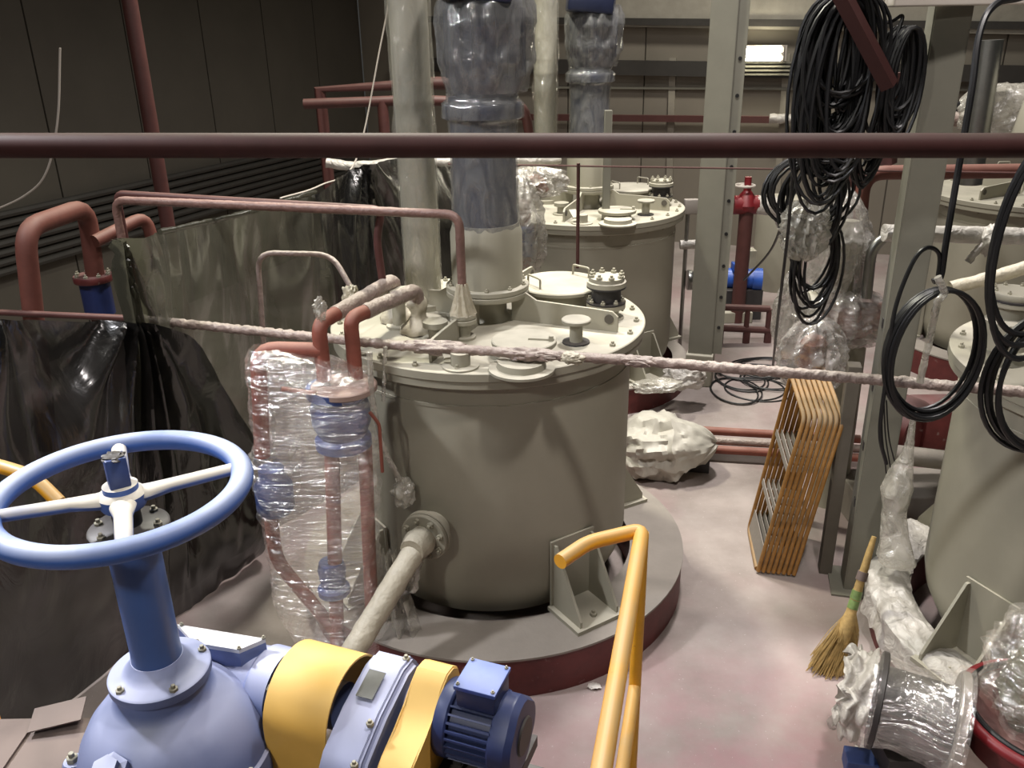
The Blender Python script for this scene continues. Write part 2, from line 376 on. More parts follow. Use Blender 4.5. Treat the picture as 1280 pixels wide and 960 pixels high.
# ================================================================== TANKS
T1 = V((-.12, 4.36, 0)); ZL = 1.6
T2 = V((.69, 7.46, 0)); T3 = V((2.85, 3.48, 0)); T4 = V((4.7, 7.75, 0))
def on_lid(px, py, z): p = PZ(px, py, z); return V((p.x, p.y, 0))
def tank(T, label, full=True):
    t = thing('mixing_tank', label, 'tank', T, 0, 'mixing tanks of the two rows')
    sh = link('shell', lathe(nb(), [(0, .07), (.45, .1), (.68, .2), (.74, .32), (.76, .42), (.76, ZL - .05), (0, ZL - .05)], T, seg=96), CREAM, t)
    sub('weld_seam', lathe(nb(), [(.75, ZL - .21), (.764, ZL - .205), (.764, ZL - .19), (.75, ZL - .185)], T, seg=96), CREAM, sh)
    link('shell_flange', lathe(nb(), [(.74, ZL - .085), (.82, ZL - .085), (.825, ZL - .08), (.825, ZL - .047), (.74, ZL - .047)], T, seg=96), CREAM, t)
    link('lid', lathe(nb(), [(0, ZL - .045), (.828, ZL - .045), (.832, ZL - .04), (.832, ZL - .004), (.827, ZL), (0, ZL)], T, seg=96), CREAM, t)
    bolts(t, T + V((0, 0, ZL)), (0, 0, 1), .785, 24, .0155, .1)
    bolts(t, T + V((0, 0, ZL - .085)), (0, 0, -1), .79, 28, .012, .1)
    # stiffening ribs between neck and rim, each with a lifting eye at its end
    for a in (-.42, 1.2, 2.75, 4.35):
        d = V((math.cos(a), math.sin(a), 0)); n = V((-d.y, d.x, 0))
        M = axes(T + V((0, 0, ZL)), d, (0, 0, 1), n)
        bm = nb(); prism(bm, [(.14, 0), (.72, 0), (.72, .08), (.69, .105), (.6, .11), (.28, .12), (.14, .2)], .014, M); rb = link('rib', bm, CREAM, t, 20)
        bm = nb(); cyl(bm, M @ V((.675, .065, -.012)), M @ V((.675, .065, .012)), .024, seg=16)
        sub('eye_hole', bm, WALLDARK, rb)
    # support brackets standing on the base ring
    for a in (-1.0, .5, 2.1, 3.75):
        d = V((math.cos(a), math.sin(a), 0)); n = V((-d.y, d.x, 0)); M = axes(T, d, n, (0, 0, 1))
        b = link('foot_plate', box(nb(), M @ V((.89, 0, .245)), (.26, .3, .022), M.to_3x3().normalized()), CREAM, t, 20)
        for s in (-1, 1):
            bm = nb(); prism(bm, [(.745, .256), (1.0, .256), (1.0, .29), (.79, .62), (.745, .62)], .014, axes(T + n * (.115 * s), d, (0, 0, 1), n * -1))
            sub('gusset', bm, CREAM, b, 20)
        bm = nb(); box(bm, M @ V((.765, 0, .45)), (.012, .27, .38), M.to_3x3().normalized()); sub('pad_plate', bm, CREAM, b, 20)
        bolt_at(t, M @ V((.95, 0, .256)), (0, 0, 1), .02)
    off = T - T1
    # flat inspection cover with a bar handle
    c = on_lid(655, 424, 1.68) + off
    o = link('inspection_cover', lathe(nb(), [(0, ZL), (.115, ZL), (.115, ZL + .055), (.15, ZL + .056), (.153, ZL + .062), (.153, ZL + .078), (.148, ZL + .082), (0, ZL + .082)], c, seg=56), CREAM2, t)
    bm = nb(); box(bm, c + V((.08, -.02, ZL + .086)), (.12, .018, .01), Matrix.Rotation(-.2, 3, 'Z')); sub('cover_bar', bm, CREAM2, o, 20)
    bm = nb(); box(bm, c + V((.125, -.03, ZL + .092)), (.02, .03, .03)); sub('clamp_lug', bm, CREAM2, o, 20)
    # capped stub with dark gasket
    c = on_lid(720, 428, ZL) + off
    o = link('capped_stub', lathe(nb(), [(0, ZL), (.032, ZL), (.032, ZL + .1), (.07, ZL + .104), (.072, ZL + .118), (.068, ZL + .122), (0, ZL + .122)], c, seg=36), CREAM2, t)
    sub('gasket', lathe(nb(), [(0, ZL), (.068, ZL), (.066, ZL + .008), (0, ZL + .008)], c, seg=36), DARKSTEEL, o)
    # open nozzle ring
    c = on_lid(652, 457, ZL + .02) + off
    o = link('nozzle_ring', lathe(nb(), [(.085, ZL), (.15, ZL), (.15, ZL + .012), (.112, ZL + .016), (.108, ZL + .045), (.088, ZL + .045)], c, seg=48), CREAM2, t)
    sub('nozzle_shade', lathe(nb(), [(0, ZL), (.089, ZL), (.089, ZL + .02), (0, ZL + .02)], c, seg=32), DARKSTEEL, o)  # dark disc painting the shade inside the open nozzle
    # small stub with flat bracket
    c = on_lid(576, 458, ZL) + off
    o = link('small_stub', lathe(nb(), [(0, ZL), (.085, ZL), (.085, ZL + .008), (.045, ZL + .01), (.045, ZL + .07), (0, ZL + .07)], c, seg=32), CREAM2, t)
    bm = nb(); box(bm, c + V((-.06, .03, ZL + .07)), (.06, .1, .012), Matrix.Rotation(.35, 3, 'Z') @ Matrix.Rotation(.5, 3, 'X')); sub('bracket_plate', bm, CREAM2, o, 20)
    # manhole with round cover and two handles
    c = on_lid(700, 354, 1.72) + off
    o = link('manhole', lathe(nb(), [(0, ZL), (.17, ZL), (.18, ZL + .1), (0, ZL + .1)], c, seg=56), CREAM2, t)
    cv = link('manhole_cover', lathe(nb(), [(0, ZL + .1), (.235, ZL + .1), (.242, ZL + .105), (.242, ZL + .12), (.236, ZL + .126), (0, ZL + .134)], c, seg=72), CREAM2, t)
    for a, dd in ((-2.6, .17), (.75, .17)):
        d = V((math.cos(a), math.sin(a), 0)); n = V((-d.y, d.x, 0)); q = c + d * dd + V((0, 0, ZL + .128))
        sub('handle', tube(nb(), [q - n * .06, q - n * .06 + V((0, 0, .055)), q + n * .06 + V((0, 0, .055)), q + n * .06], .006, 8, .015), CREAM2, cv)
    # stacked sight-glass nozzle
    c = on_lid(757, 395, ZL) + off
    o = link('sight_nozzle', lathe(nb(), [(0, ZL), (.066, ZL), (.066, ZL + .05), (.103, ZL + .052), (.103, ZL + .076), (.07, ZL + .08), (.07, ZL + .165), (.103, ZL + .169), (.103, ZL + .193), (.094, ZL + .197), (.094, ZL + .217), (0, ZL + .22)], c, seg=48), CREAM2, t)
    for z in (.078, .16): sub('gasket_ring', lathe(nb(), [(.05, ZL + z), (.104, ZL + z), (.104, ZL + z + .008), (.05, ZL + z + .008)], c, seg=40), DARKSTEEL, o)
    sub('sight_glass', lathe(nb(), [(.06, ZL + .09), (.078, ZL + .09), (.078, ZL + .155), (.06, ZL + .155)], c, seg=40), DARKSTEEL, o)
    bolts(t, c + V((0, 0, ZL + .217)), (0, 0, 1), .082, 8, .0165, .2)
    bolts(t, c + V((0, 0, ZL + .086)), (0, 0, 1), .09, 8, .014, .5)
    bolts(t, c + V((0, 0, ZL + .052)), (0, 0, -1), .088, 8, .013, .2)
    # valves at the left of the lid
    for px, py, hh in ((500, 408, .2), (545, 425, .1)):
        c = on_lid(px, py, ZL) + off
        o = link('lid_nozzle', lathe(nb(), [(0, ZL), (.07, ZL), (.07, ZL + .012), (.035, ZL + .014), (.035, ZL + hh - .03), (.062, ZL + hh - .028), (.062, ZL + hh), (0, ZL + hh)], c, seg=32), CREAM2, t)
    # neck under the drive
    link('neck', lathe(nb(), [(0, ZL), (.12, ZL), (.1, ZL + .03), (.1, ZL + .13), (0, ZL + .13)], T, seg=40), CREAM, t)
    return t
def base_ring(T, label, ro=1.1, ri=.8, z=.235):
    t = thing('base_ring', label, 'base ring', T, 0, 'ring plinths under the tanks')
    for name, m, prof in (('ring_band', RED, [(ri, 0), (ro, 0), (ro, z - .012), (ri, z - .012)]), ('ring_top', RINGTOP, [(ri, z - .012), (ro + .006, z - .012), (ro + .006, z), (ri, z)])):
        rings = [[T + V((q * math.cos(a), q * math.sin(a), h)) for a in [2 * math.pi * i / 96 for i in range(96)]] for q, h in prof]
        link(name, loft(nb(), rings, closed=True), m, t)
    return t
tk1 = tank(T1, 'cream mixing tank with bolted lid and blue-topped drive, beside the film-wrapped red pipes')
tk2 = copy_tree(tk1); tk2.location = T2; tk2['label'] = 'cream mixing tank beside the grey column with bolt holes'
tk3 = copy_tree(tk1); tk3.location = T3; tk3.rotation_euler.z = -.2; tk3['label'] = 'cream mixing tank standing in the ring covered with white film, near the broom'
tk4 = copy_tree(tk1); tk4.location = T4; tk4.rotation_euler.z = .9; tk4['label'] = 'cream mixing tank behind the horizontal white-wrapped pipe and steel post'
base_ring(T1, 'grey-topped dark red ring plinth under the tank with the side nozzle')
base_ring(T2, 'grey-topped dark red ring plinth beside the grey column with bolt holes', .93)
base_ring(T3, 'dark red ring plinth covered with white film, near the broom', .98)
base_ring(T4, 'dark red ring plinth behind the grey post and white-wrapped pipe', 1.0)

# ---------------- agitator drives: cream pedestal, blue motor, clear film wound round it
def ztop(px, py, Y): return PY(px, py, Y).z
def drive(T, label):
    t = thing('agitator_drive', label, 'motor', T + V((0, 0, ZL + .13)), 0, 'film-wrapped agitator drives on the tanks')
    f = link('mounting_flange', lathe(nb(), [(0, ZL + .13), (.215, ZL + .13), (.218, ZL + .135), (.218, ZL + .155), (.212, ZL + .158), (.212, ZL + .162), (.218, ZL + .164), (.218, ZL + .185), (.212, ZL + .19), (0, ZL + .19)], T, seg=64), CREAM, t)
    bolts(t, T + V((0, 0, ZL + .19)), (0, 0, 1), .2, 10, .012)
    link('pedestal', lathe(nb(), [(0, ZL + .19), (.186, ZL + .19), (.186, 2.06), (.176, 2.09), (.17, 2.11), (0, 2.11)], T, seg=56), CREAM, t)
    z1 = ztop(600, 165, T1.y); 
    link('gear_body', lathe(nb(), [(0, 2.11), (.165, 2.11), (.16, 2.2), (.158, 2.5), (.165, 2.6), (.165, 2.62), (0, 2.62)], T, seg=48), DRIVEBLUE, t)
    link('coupling_ring', lathe(nb(), [(0, 2.62), (.19, 2.62), (.195, 2.63), (.195, 2.68), (.19, 2.69), (.17, 2.69), (.165, 2.72), (0, 2.72)], T, seg=48), DRIVEBLUE, t)
    mb = link('motor_body', lathe(nb(), [(0, 2.72), (.15, 2.72), (.18, 2.8), (.18, 3.14), (0, 3.14)], T + V((.02, 0, 0)), seg=48), DRIVEBLUE, t)
    for i in range(20):
        a = 2 * math.pi * i / 20; d = V((math.cos(a), math.sin(a), 0))
        bm = nb(); box(bm, T + V((.02, 0, 2.96)) + d * .186, (.016, .006, .3), Matrix.Rotation(a, 3, 'Z')); sub('cooling_rib', bm, DRIVEBLUE, mb)
    bm = nb(); box(bm, T + V((-.02, -.1, 3.24)), (.36, .3, .2), Matrix.Rotation(.1, 3, 'Y'), .02); link('terminal_box', bm, DRIVEBLUE, t)
    link('fan_cowl', lathe(nb(), [(0, 3.14), (.17, 3.14), (.175, 3.3), (.14, 3.36), (0, 3.36)], T + V((.02, 0, 0)), seg=40), DRIVEBLUE, t)
    # film
    def sheet(name, prof, m, wr, lean=0, seg=56):
        rings = []
        P = []
        for (q0, h0), (q1, h1) in zip(prof, prof[1:]):
            n = max(2, int(abs(h1 - h0) / .018))
            for j in range(n): P.append((q0 + (q1 - q0) * j / n, h0 + (h1 - h0) * j / n))
        P.append(prof[-1])
        for q, h in P:
            ring = []
            for i in range(seg):
                a = 2 * math.pi * i / seg; s = V((math.cos(a) * 3, math.sin(a) * 3, h * 5 + T.x))
                k = q * (1 + wr * (abs(noise.noise(s)) * 1.5 - .15) + wr * .5 * abs(noise.noise(V((a * 3, h * 14, T.y)))))
                ring.append(T + V((k * math.cos(a) + lean * (h - 2.1), k * math.sin(a), h)))
            rings.append(ring)
        link(name, loft(nb(), rings, cap=False), m, t, 60)
    sheet('film_wrap', [(.176, 2.0), (.172, 2.12), (.17, 2.3), (.166, 2.5), (.172, 2.61), (.2, 2.625), (.2, 2.69), (.175, 2.71), (.175, 2.74)], CLEARV, .03)
    sheet('film_hood', [(.18, 2.74), (.2, 2.8), (.225, 2.88), (.22, 2.96), (.235, 3.05), (.22, 3.12), (.19, 3.2)], CLEARV, .16, .03)
    return t
dr1 = drive(T1, 'tall blue agitator drive in clear film on the tank lid behind the red pipes')
dr2 = copy_tree(dr1); dr2.location = T2 + V((0, 0, ZL + .13)); dr2['label'] = 'blue agitator drive in clear film on the tank lid beside the grey column'
# vent pipes standing on the lids, film wound round
def vent(T, label):
    c = T + V((-.36, .22, 0))
    t = thing('vent_pipe', label, 'pipe', c + V((0, 0, ZL)), 0, 'vertical vent pipes on the tanks')
    link('pipe_barrel', lathe(nb(), [(0, ZL), (.13, ZL), (.13, ZL + .03), (.096, ZL + .035), (.096, 2.66), (.1, 2.67), (.1, 2.7), (.096, 2.71), (.096, 3.7), (0, 3.7)], c, seg=40), CREAM, t)
    rings = []
    for i in range(150):
        h = ZL + .06 + i * (3.6 - ZL - .06) / 149; ring = []
        for j in range(44):
            a = 2 * math.pi * j / 44; s = V((math.cos(a) * 2.5, math.sin(a) * 2.5, h * 4))
            k = .1 * (1 + .12 * abs(noise.noise(s)) + .05 * abs(noise.noise(V((a * 3, h * 16, 2))))) * (1 + (.08 if h > 2.78 else 0) + .1 * math.exp(-((h - 2.55) / .06) ** 2))
            ring.append(c + V((k * math.cos(a), k * math.sin(a), h)))
        rings.append(ring)
    link('film_wrap', loft(nb(), rings, cap=False), VENTFILM, t, 60)
    return t
v1 = vent(T1, 'tall pale vent pipe in film on the tank lid behind the red pipes')
v2 = copy_tree(v1); v2.location = v1.location + (T2 - T1); v2['label'] = 'pale vent pipe in film standing on the tank beside the grey column'

# ---------------- side nozzle of the first tank with its wrapped drain pipe
nd = V((-.37, -.93, 0)).normalized(); nc = T1 + nd * .76 + V((0, 0, .74))
t = thing('side_nozzle', 'round bolted side nozzle on the tank shell with the slanting drain pipe', 'nozzle', nc)
link('nozzle_neck', cyl(nb(), nc - nd * .03, nc + nd * .09, .085, seg=36), CREAM, t)
link('nozzle_flange', flange(nb(), nc + nd * .075, nd, .125, .028, 48), CREAM, t)
link('blind_flange', flange(nb(), nc + nd * .105, nd, .122, .026, 48), CREAM, t)
bolts(t, nc + nd * .118, nd, .098, 8, .017, .3)
bm = nb()
e0 = nc + nd * .1; e1 = nc + nd * .2 + V((0, 0, -.01)); e3 = PY(428, 836, 3.02)
tube(bm, [e0, e1, e3], .056, 24, .07, wr=.10, step=.02)
lathe(bm, [(0, .0), (.066, 0), (.074, .05), (.06, .12), (0, .12)], nc + nd * .12, nd, 32, .12)
dp = tag(link('drain_pipe', bm, WRAPCREAM, None, 60), 'dusty cream wrapped pipe slanting down from the round side nozzle', 'pipe')
bm = nb()
q = nc + nd * .2
tube(bm, [q + V((.02, 0, -.03)), q + V((.0, 0, -.12)), q + V((-.025, -.01, -.24))], .022, 10, .05, wr=.5, step=.012)
o = link('film_tail', bm, MILKY, None, 60); o.parent = dp
# wrapped small valve on the shell, with its hose
c = PY(505, 612, 3.66)
t = thing('sampling_valve', 'small dusty valve bagged in film on the tank shell above the side nozzle', 'valve', c)
link('valve_body', lathe(nb(), [(0, -.05), (.03, -.05), (.03, 0), (.045, .0), (.045, .03), (0, .03)], c, (0, -1, 0), 20), BOLT, t)
link('film_bag', crumple(nb(), c + V((0, -.02, 0)), (.055, .06, .07), 3, .4, 2.4, 3), MILKY, t)
smooth_pts = [PY(462, 440, 3.5), PY(466, 500, 3.52), PY(480, 560, 3.55), PY(495, 590, 3.6), c]
link('film_hose', tube(nb(), spline(smooth_pts, 10), .013, 8, wr=.3), MILKY, t)
# ================================================================== BLUE DRIVE UNIT WITH HANDWHEEL
G = V((-.843, 1.61, 0)); UP = V((0, 0, 1)); PZ_BASE = 1.22
t = thing('handwheel_gearbox', 'light blue domed gearbox carrying a tall column with a large handwheel', 'gearbox', G + UP * PZ_BASE)
link('housing', lathe(nb(), [(0, 1.22), (.215, 1.22), (.222, 1.24), (.233, 1.24), (.236, 1.36), (.233, 1.385), (.224, 1.39), (.221, 1.41), (.208, 1.45), (.184, 1.495), (.152, 1.533), (.12, 1.555), (.108, 1.575), (.106, 1.605), (0, 1.605)], G, seg=72), BLUEBOX, t)
fl_ = link('collar', lathe(nb(), [(0, 1.605), (.112, 1.605), (.115, 1.61), (.115, 1.628), (.11, 1.632), (.085, 1.636), (.07, 1.65), (.058, 1.668), (0, 1.668)], G, seg=60), BLUEBOX, t)
for a in (-2.2, -.9, .6, 2.2): bolt_at(t, G + V((math.cos(a) * .1, math.sin(a) * .1, 1.63)), UP, .011)
for i, a in enumerate((-2.95, -2.25, -1.45, -.45, .35, 1.15, 1.95, 2.6)):      # bolted lugs round the joint
    d = V((math.cos(a), math.sin(a), 0))
    o = link('lug', lathe(nb(), [(0, 1.26), (.02, 1.26), (.027, 1.30), (.027, 1.388), (.023, 1.394), (0, 1.394)], G + d * .236, seg=18), BLUEBOX, t)
    bolt_at(t, G + d * .238 + UP * 1.394, UP, .015)
bm = nb(); lathe(bm, [(0, 0), (.045, 0), (.045, .03), (.03, .035), (.03, .05), (0, .05)], G + V((-.06, -.185, 1.485)), (-.1, -.35, 1), 6); link('filler_plug', bm, BLUEBOX, t, 20)
cl = link('column', lathe(nb(), [(0, 1.66), (.057, 1.66), (.055, 1.69), (.055, 2.0), (0, 2.0)], G, seg=40), BLUECOL, t)
bf = link('bearing_flange', lathe(nb(), [(0, 2.0), (.083, 2.0), (.085, 2.004), (.085, 2.018), (.08, 2.022), (.03, 2.026), (.03, 2.07), (0, 2.07)], G, seg=48), DARKSTEEL, t)
bolts(t, G + UP * 2.02, UP, .066, 6, .01, .5)
hw = link('handwheel_rim', tube(nb(), [G + V((.25 * math.cos(a), .25 * math.sin(a), 2.105)) for a in [2 * math.pi * i / 72 for i in range(72)]], .0245, 16, closed=True, oval=.95), BLUEWHEEL, t)
for k in range(4):
    a = math.radians(24 + 90 * k); d = V((math.cos(a), math.sin(a), 0)); n = V((-d.y, d.x, 0)); rings = []
    for q, w, h, z in ((.02, .03, .018, 2.09), (.055, .026, .016, 2.092), (.1, .019, .014, 2.097), (.24, .017, .013, 2.105)):
        rings.append([G + d * q + n * (w * math.cos(b)) + UP * (z + h * math.sin(b)) for b in [2 * math.pi * j / 14 for j in range(14)]])
    sub('spoke', loft(nb(), rings), BONE, hw)
sub('hub', lathe(nb(), [(0, 2.07), (.045, 2.07), (.05, 2.08), (.05, 2.1), (.042, 2.108), (.036, 2.11), (.036, 2.122), (0, 2.122)], G, seg=36), BONE, hw)
bm = nb(); box(bm, G + UP * 2.155, (.043, .043, .07), Matrix.Rotation(.55, 3, 'Z'), .004); sub('square_shaft', bm, VALVEBLUE, hw)
bm = nb()                                                          # crumpled dusty cap on the shaft
crumple(bm, G + UP * 2.188, (.022, .022, .008), 3, .5, 3, 4); sub('shaft_cap', bm, DARKSTEEL, hw)
# rectangular worm housing behind the dome with a pale screwed plate
pl = [PZ(x, y, 1.575) for x, y in ((222, 783), (332, 801), (299, 815), (243, 806))]
bm = nb(); vs = [(p.x, p.y) for p in pl]; back = [(G.x - .05, G.y + .12), (G.x + .04, G.y + .13)]
prism(bm, vs, .2, Matrix.Translation((0, 0, 1.47))); link('worm_housing', bm, BLUEBOX, t, 20)
o = link('top_plate', prism(nb(), [(x * 1.0, y) for x, y in vs], .012, Matrix.Translation((0, 0, 1.576))), mat('pale_plate_paint', (212, 212, 214), .5, var=.05), t, 20)
for p in pl: bolt_at(t, (p.x * .93 - .7 * .07, p.y * .93 + 1.77 * .07, 1.582), UP, .006)
# drive train axis
PSI = math.radians(-21); AX = V((math.cos(PSI), math.sin(PSI), 0)); BX = V((AX.y, -AX.x, 0)); A0 = V((-.622, 1.745, 1.445))
def at(s, b=0, z=0): return A0 + AX * s + BX * b + UP * z
link('input_neck', lathe(nb(), [(0, -.16), (.09, -.16), (.095, -.04), (.104, -.03), (.104, .03), (.09, .005), (.05, .02), (.05, .1), (0, .1)], A0, AX, 40), BLUEBOX, t)
bolts(t, at(.03), AX, .088, 6, .014, .3)
# yellow arch guard over the coupling
def arch(r, zlow, n=18): return [(-r, zlow)] + [(-r * math.cos(math.pi * i / n), r * math.sin(math.pi * i / n)) for i in range(n + 1)] + [(r, zlow)]
def shell_prism(bm, outer, inner, s0, s1):
    rings = []
    for s, prof in ((s0, outer), (s1, outer), (s1, inner), (s0, inner)): rings.append([at(s, b, z) for b, z in prof])
    rows = [[bm.verts.new(p) for p in r] for r in rings]; n = len(outer)
    for i in range(4):
        a, b = rows[i], rows[(i + 1) % 4]
        for j in range(n - 1): bm.faces.new((a[j], a[j + 1], b[j + 1], b[j]))
    for j in (0, n - 1): bm.faces.new([rows[i][j] for i in range(4)])
    return bm
t = thing('coupling_guard', 'yellow arched sheet guard over the coupling next to the blue gearbox', 'guard', at(.12, 0, -.27))
link('guard_sheet', shell_prism(nb(), arch(.135, -.26), arch(.13, -.26), 0.055, .23), YELLOW, t, 40)
o = link('coupling', lathe(nb(), [(0, .08), (.06, .08), (.06, .2), (0, .2)], A0, AX, 28), BLUEBOX, t)
# slanting blue-grey reducer
def rprism(bm, prof, s0, s1, bev=.012):
    a = [bm.verts.new(at(s0, b, z)) for b, z in prof]; c = [bm.verts.new(at(s1, b, z)) for b, z in prof]; n = len(prof)
    f1 = bm.faces.new(list(reversed(a))); f2 = bm.faces.new(c)
    for i in range(n): bm.faces.new((a[i], a[(i + 1) % n], c[(i + 1) % n], c[i]))
    if bev: bmesh.ops.bevel(bm, geom=list(f1.edges) + list(f2.edges), offset=bev, segments=3, affect='EDGES')
    return bm
t = thing('gear_reducer', 'narrow slanting blue-grey reducer between the two yellow guards', 'gear reducer', at(.29, .05, -.27))
prof = [(-.13, -.12), (-.15, -.04), (-.14, .06), (-.11, .10), (-.06, .105), (.06, .07), (.16, .02), (.2, -.03), (.22, -.1), (.2, -.2), (.1, -.24)]
link('reducer_case', rprism(nb(), prof, .235, .355), BLUEBOX, t, 40)
link('case_seam', rprism(nb(), [(b * 1.03, z * 1.03 + .002) for b, z in prof], .325, .337, .002), BLUEBOX, t, 30)
bm = nb(); M = axes(at(.285, 0, .0925), AX, (BX * .12 + UP * -.035).normalized(), (UP * .12 + BX * .035).normalized()); box(bm, M @ V((0, 0, .004)), (.045, .075, .004), M.to_3x3()); link('name_plate', bm, STEEL, t, 20)
for b, z in ((.09, .064), (.17, .015), (-.1, .102)): bolt_at(t, at(.33, b, z), UP, .01)
lathe_b = lathe(nb(), [(0, 0), (.06, 0), (.055, .03), (0, .03)], at(.345, -.07, .0), AX, 28); link('shaft_boss', lathe_b, BLUEBOX, t)
for b, z in ((-.14, .03), (-.135, .055)): bolt_at(t, at(.35, b, z), AX, .012)
bm = nb(); lathe(bm, [(0, 0), (.018, 0), (.018, .025), (.01, .03), (.01, .06), (0, .06)], at(.3, .205, -.02), (BX * .6 + UP).normalized(), 12); link('breather', bm, BLUEBOX, t)
# tall yellow belt guard
t = thing('belt_guard', 'tall yellow belt guard with rounded shoulder against the dark blue motor', 'guard', at(.42, .05, -.27))
prof = [(-.155, -.26), (-.155, .04), (-.14, .085), (-.115, .105), (-.08, .11), (-.045, .095), (0, .055), (.05, .03), (.12, .012), (.17, -.02), (.205, -.07), (.22, -.13), (.22, -.26)]
link('guard_sheet', rprism(nb(), prof, .37, .455, .004), YELLOW, t, 30)
# motor
t = thing('electric_motor', 'dark blue finned electric motor with terminal box at the end of the drive', 'motor', at(.57, 0, -.27))
zc = -.0
def mot(prof, **k): return lathe(nb(), prof, at(0, -.06, zc), AX, **k)
link('end_shield', mot([(0, .455), (.092, .455), (.095, .46), (.095, .485), (.09, .49), (0, .49)], seg=40), DARKBLUE, t)
st = link('stator', mot([(0, .49), (.078, .49), (.078, .60), (0, .60)], seg=40), DARKBLUE, t)
me = None
for i in range(30):
    a = 2 * math.pi * i / 30
    if .18 < (a % (2 * math.pi)) / (2 * math.pi) < .32: continue
    d = BX * math.cos(a) + UP * math.sin(a); M = axes(at(.545, -.06, zc) + d * .085, AX, d, AX.cross(d))
    if me is None:
        bm = nb(); box(bm, (0, 0, 0), (.11, .02, .005)); me = bpy.data.meshes.new('fin'); bm.to_mesh(me); bm.free(); me.materials.append(DARKBLUE)
    o = bpy.data.objects.new('cooling_fin', me); COL.objects.link(o); o.parent = st; o.matrix_basis = M
oc = [(.1 * math.cos(a) / max(abs(math.cos(a)), abs(math.sin(a)), .78 * (abs(math.cos(a)) + abs(math.sin(a)))), .1 * math.sin(a) / max(abs(math.cos(a)), abs(math.sin(a)), .78 * (abs(math.cos(a)) + abs(math.sin(a))))) for a in [2 * math.pi * (i + .5) / 24 for i in range(24)]]
rings = [[at(s, b * q - .06, z * q + zc) for b, z in oc] for s, q in ((.598, .98), (.602, 1), (.64, 1), (.656, .9), (.658, .5))]
fc = link('fan_cowl', loft(nb(), rings), DARKBLUE, t, 25)
sub('cowl_grille', lathe(nb(), [(0, .655), (.05, .655), (.045, .663), (0, .663)], at(0, -.06, zc), AX, 24), DARKSTEEL, fc)
bm = nb(); box(bm, at(.555, -.06, .112), (.10, .1, .055), Matrix.Rotation(PSI, 3, 'Z'), .008); tb = link('terminal_box', bm, DARKBLUE, t)
bm = nb(); box(bm, at(.555, -.06, .144), (.106, .106, .012), Matrix.Rotation(PSI, 3, 'Z'), .003); sub('box_lid', bm, DUSTBLUE, tb)
for s in (-1, 1):
    for b in (-1, 1): bolt_at(t, at(.555 + s * .044, -.06 + b * .044, .15), UP, .005)
for s in (.5, .585):
    bm = nb(); box(bm, at(s, -.06, -.105), (.03, .2, .014), Matrix.Rotation(PSI, 3, 'Z')); box(bm, at(s, -.06, -.09), (.022, .1, .05), Matrix.Rotation(PSI, 3, 'Z')); link('foot', bm, DARKSTEEL, t, 20)
# steel stand and base plates the drive unit is bolted to
t = thing('drive_stand', 'brown-grey steel platform carrying the blue gearbox and yellow guards', 'platform', (-.9, 1.4, 0))
bm = nb()
box(bm, (-1.0, 1.28, PZ_BASE - .02), (1.75, 1.22, .04)); link('deck', bm, RUST, t, 20)
for x in (-1.8, -1.35, -.9, -.45):
    bm = nb(); box(bm, (x + .22, 1.6, PZ_BASE + .004), (.436, .55, .01)); link('deck_plate', bm, RUST, t, 20)
for x in (-1.8, -.2):
    for y in (.75, 1.8):
        bm = nb(); box(bm, (x, y, (PZ_BASE - .04) / 2), (.08, .08, PZ_BASE - .04)); link('leg', bm, RUST, t, 20)
bm = nb(); box(bm, at(.55, -.06, -.13), (.2, .24, .035), Matrix.Rotation(PSI, 3, 'Z')); box(bm, at(.5, -.06, -.2), (.05, .16, .12), Matrix.Rotation(PSI, 3, 'Z')); box(bm, at(.6, -.06, -.2), (.05, .16, .12), Matrix.Rotation(PSI, 3, 'Z')); box(bm, at(.5, -.06, -.265), (.34, .3, .03), Matrix.Rotation(PSI, 3, 'Z')); link('motor_cradle', bm, DARKSTEEL, t, 20)
bm = nb(); M = axes(PZ(72, 893, 1.26), (.93, .2, .1), (-.2, .95, .15), (-.1, -.15, 1)); box(bm, M @ V((0, 0, 0)), (.14, .08, .004), M.to_3x3().normalized()); link('loose_plate', bm, RUST, t, 20)
# rags beneath the motor
bm = nb(); crumple(bm, at(.62, .1, -.235), (.075, .05, .035), 4, .35, 1.8, 9); tag(link('rag', bm, RUG, None, 50), 'crumpled white rag lying under the dark blue motor', 'rag')

# ================================================================== YELLOW HANDRAILS
t = thing('handrail', 'bright yellow tubular handrail with a bent end beside the dark blue motor', 'handrail', (.333, 1.906, 0))
zr = 1.8
link('top_rail', tube(nb(), [PZ(700, 702, zr), PZ(735, 678, zr), V((.333, 1.906, zr)), V((.146, 1.131, zr)), V((.03, .65, zr))], .0195, 16, .035), RAILYEL, t)
link('post', cyl(nb(), (.333, 1.906, 0), (.333, 1.906, zr - .01), .0175, seg=16), RAILYEL, t)
link('mid_rail', cyl(nb(), (.333, 1.906, 1.285), (.06, .8, 1.285), .0175, seg=14), RAILYEL, t)
link('post', cyl(nb(), (.05, .74, 0), (.05, .74, zr - .01), .0175, seg=16), RAILYEL, t)
t = thing('handrail', 'yellow handrail end curving down beside the black film, behind the handwheel', 'handrail', (-1.75, 2.22, 0))
link('post', cyl(nb(), (-1.75, 2.22, 0), (-1.75, 2.22, 1.93), .0175, seg=14), RAILYEL, t)
link('top_rail', tube(nb(), [V((-1.75, 2.22, 1.93)), PZ(-2, 582, 1.93), PZ(42, 596, 1.92), PZ(74, 628, 1.86)], .019, 14, .06), RAILYEL, t)

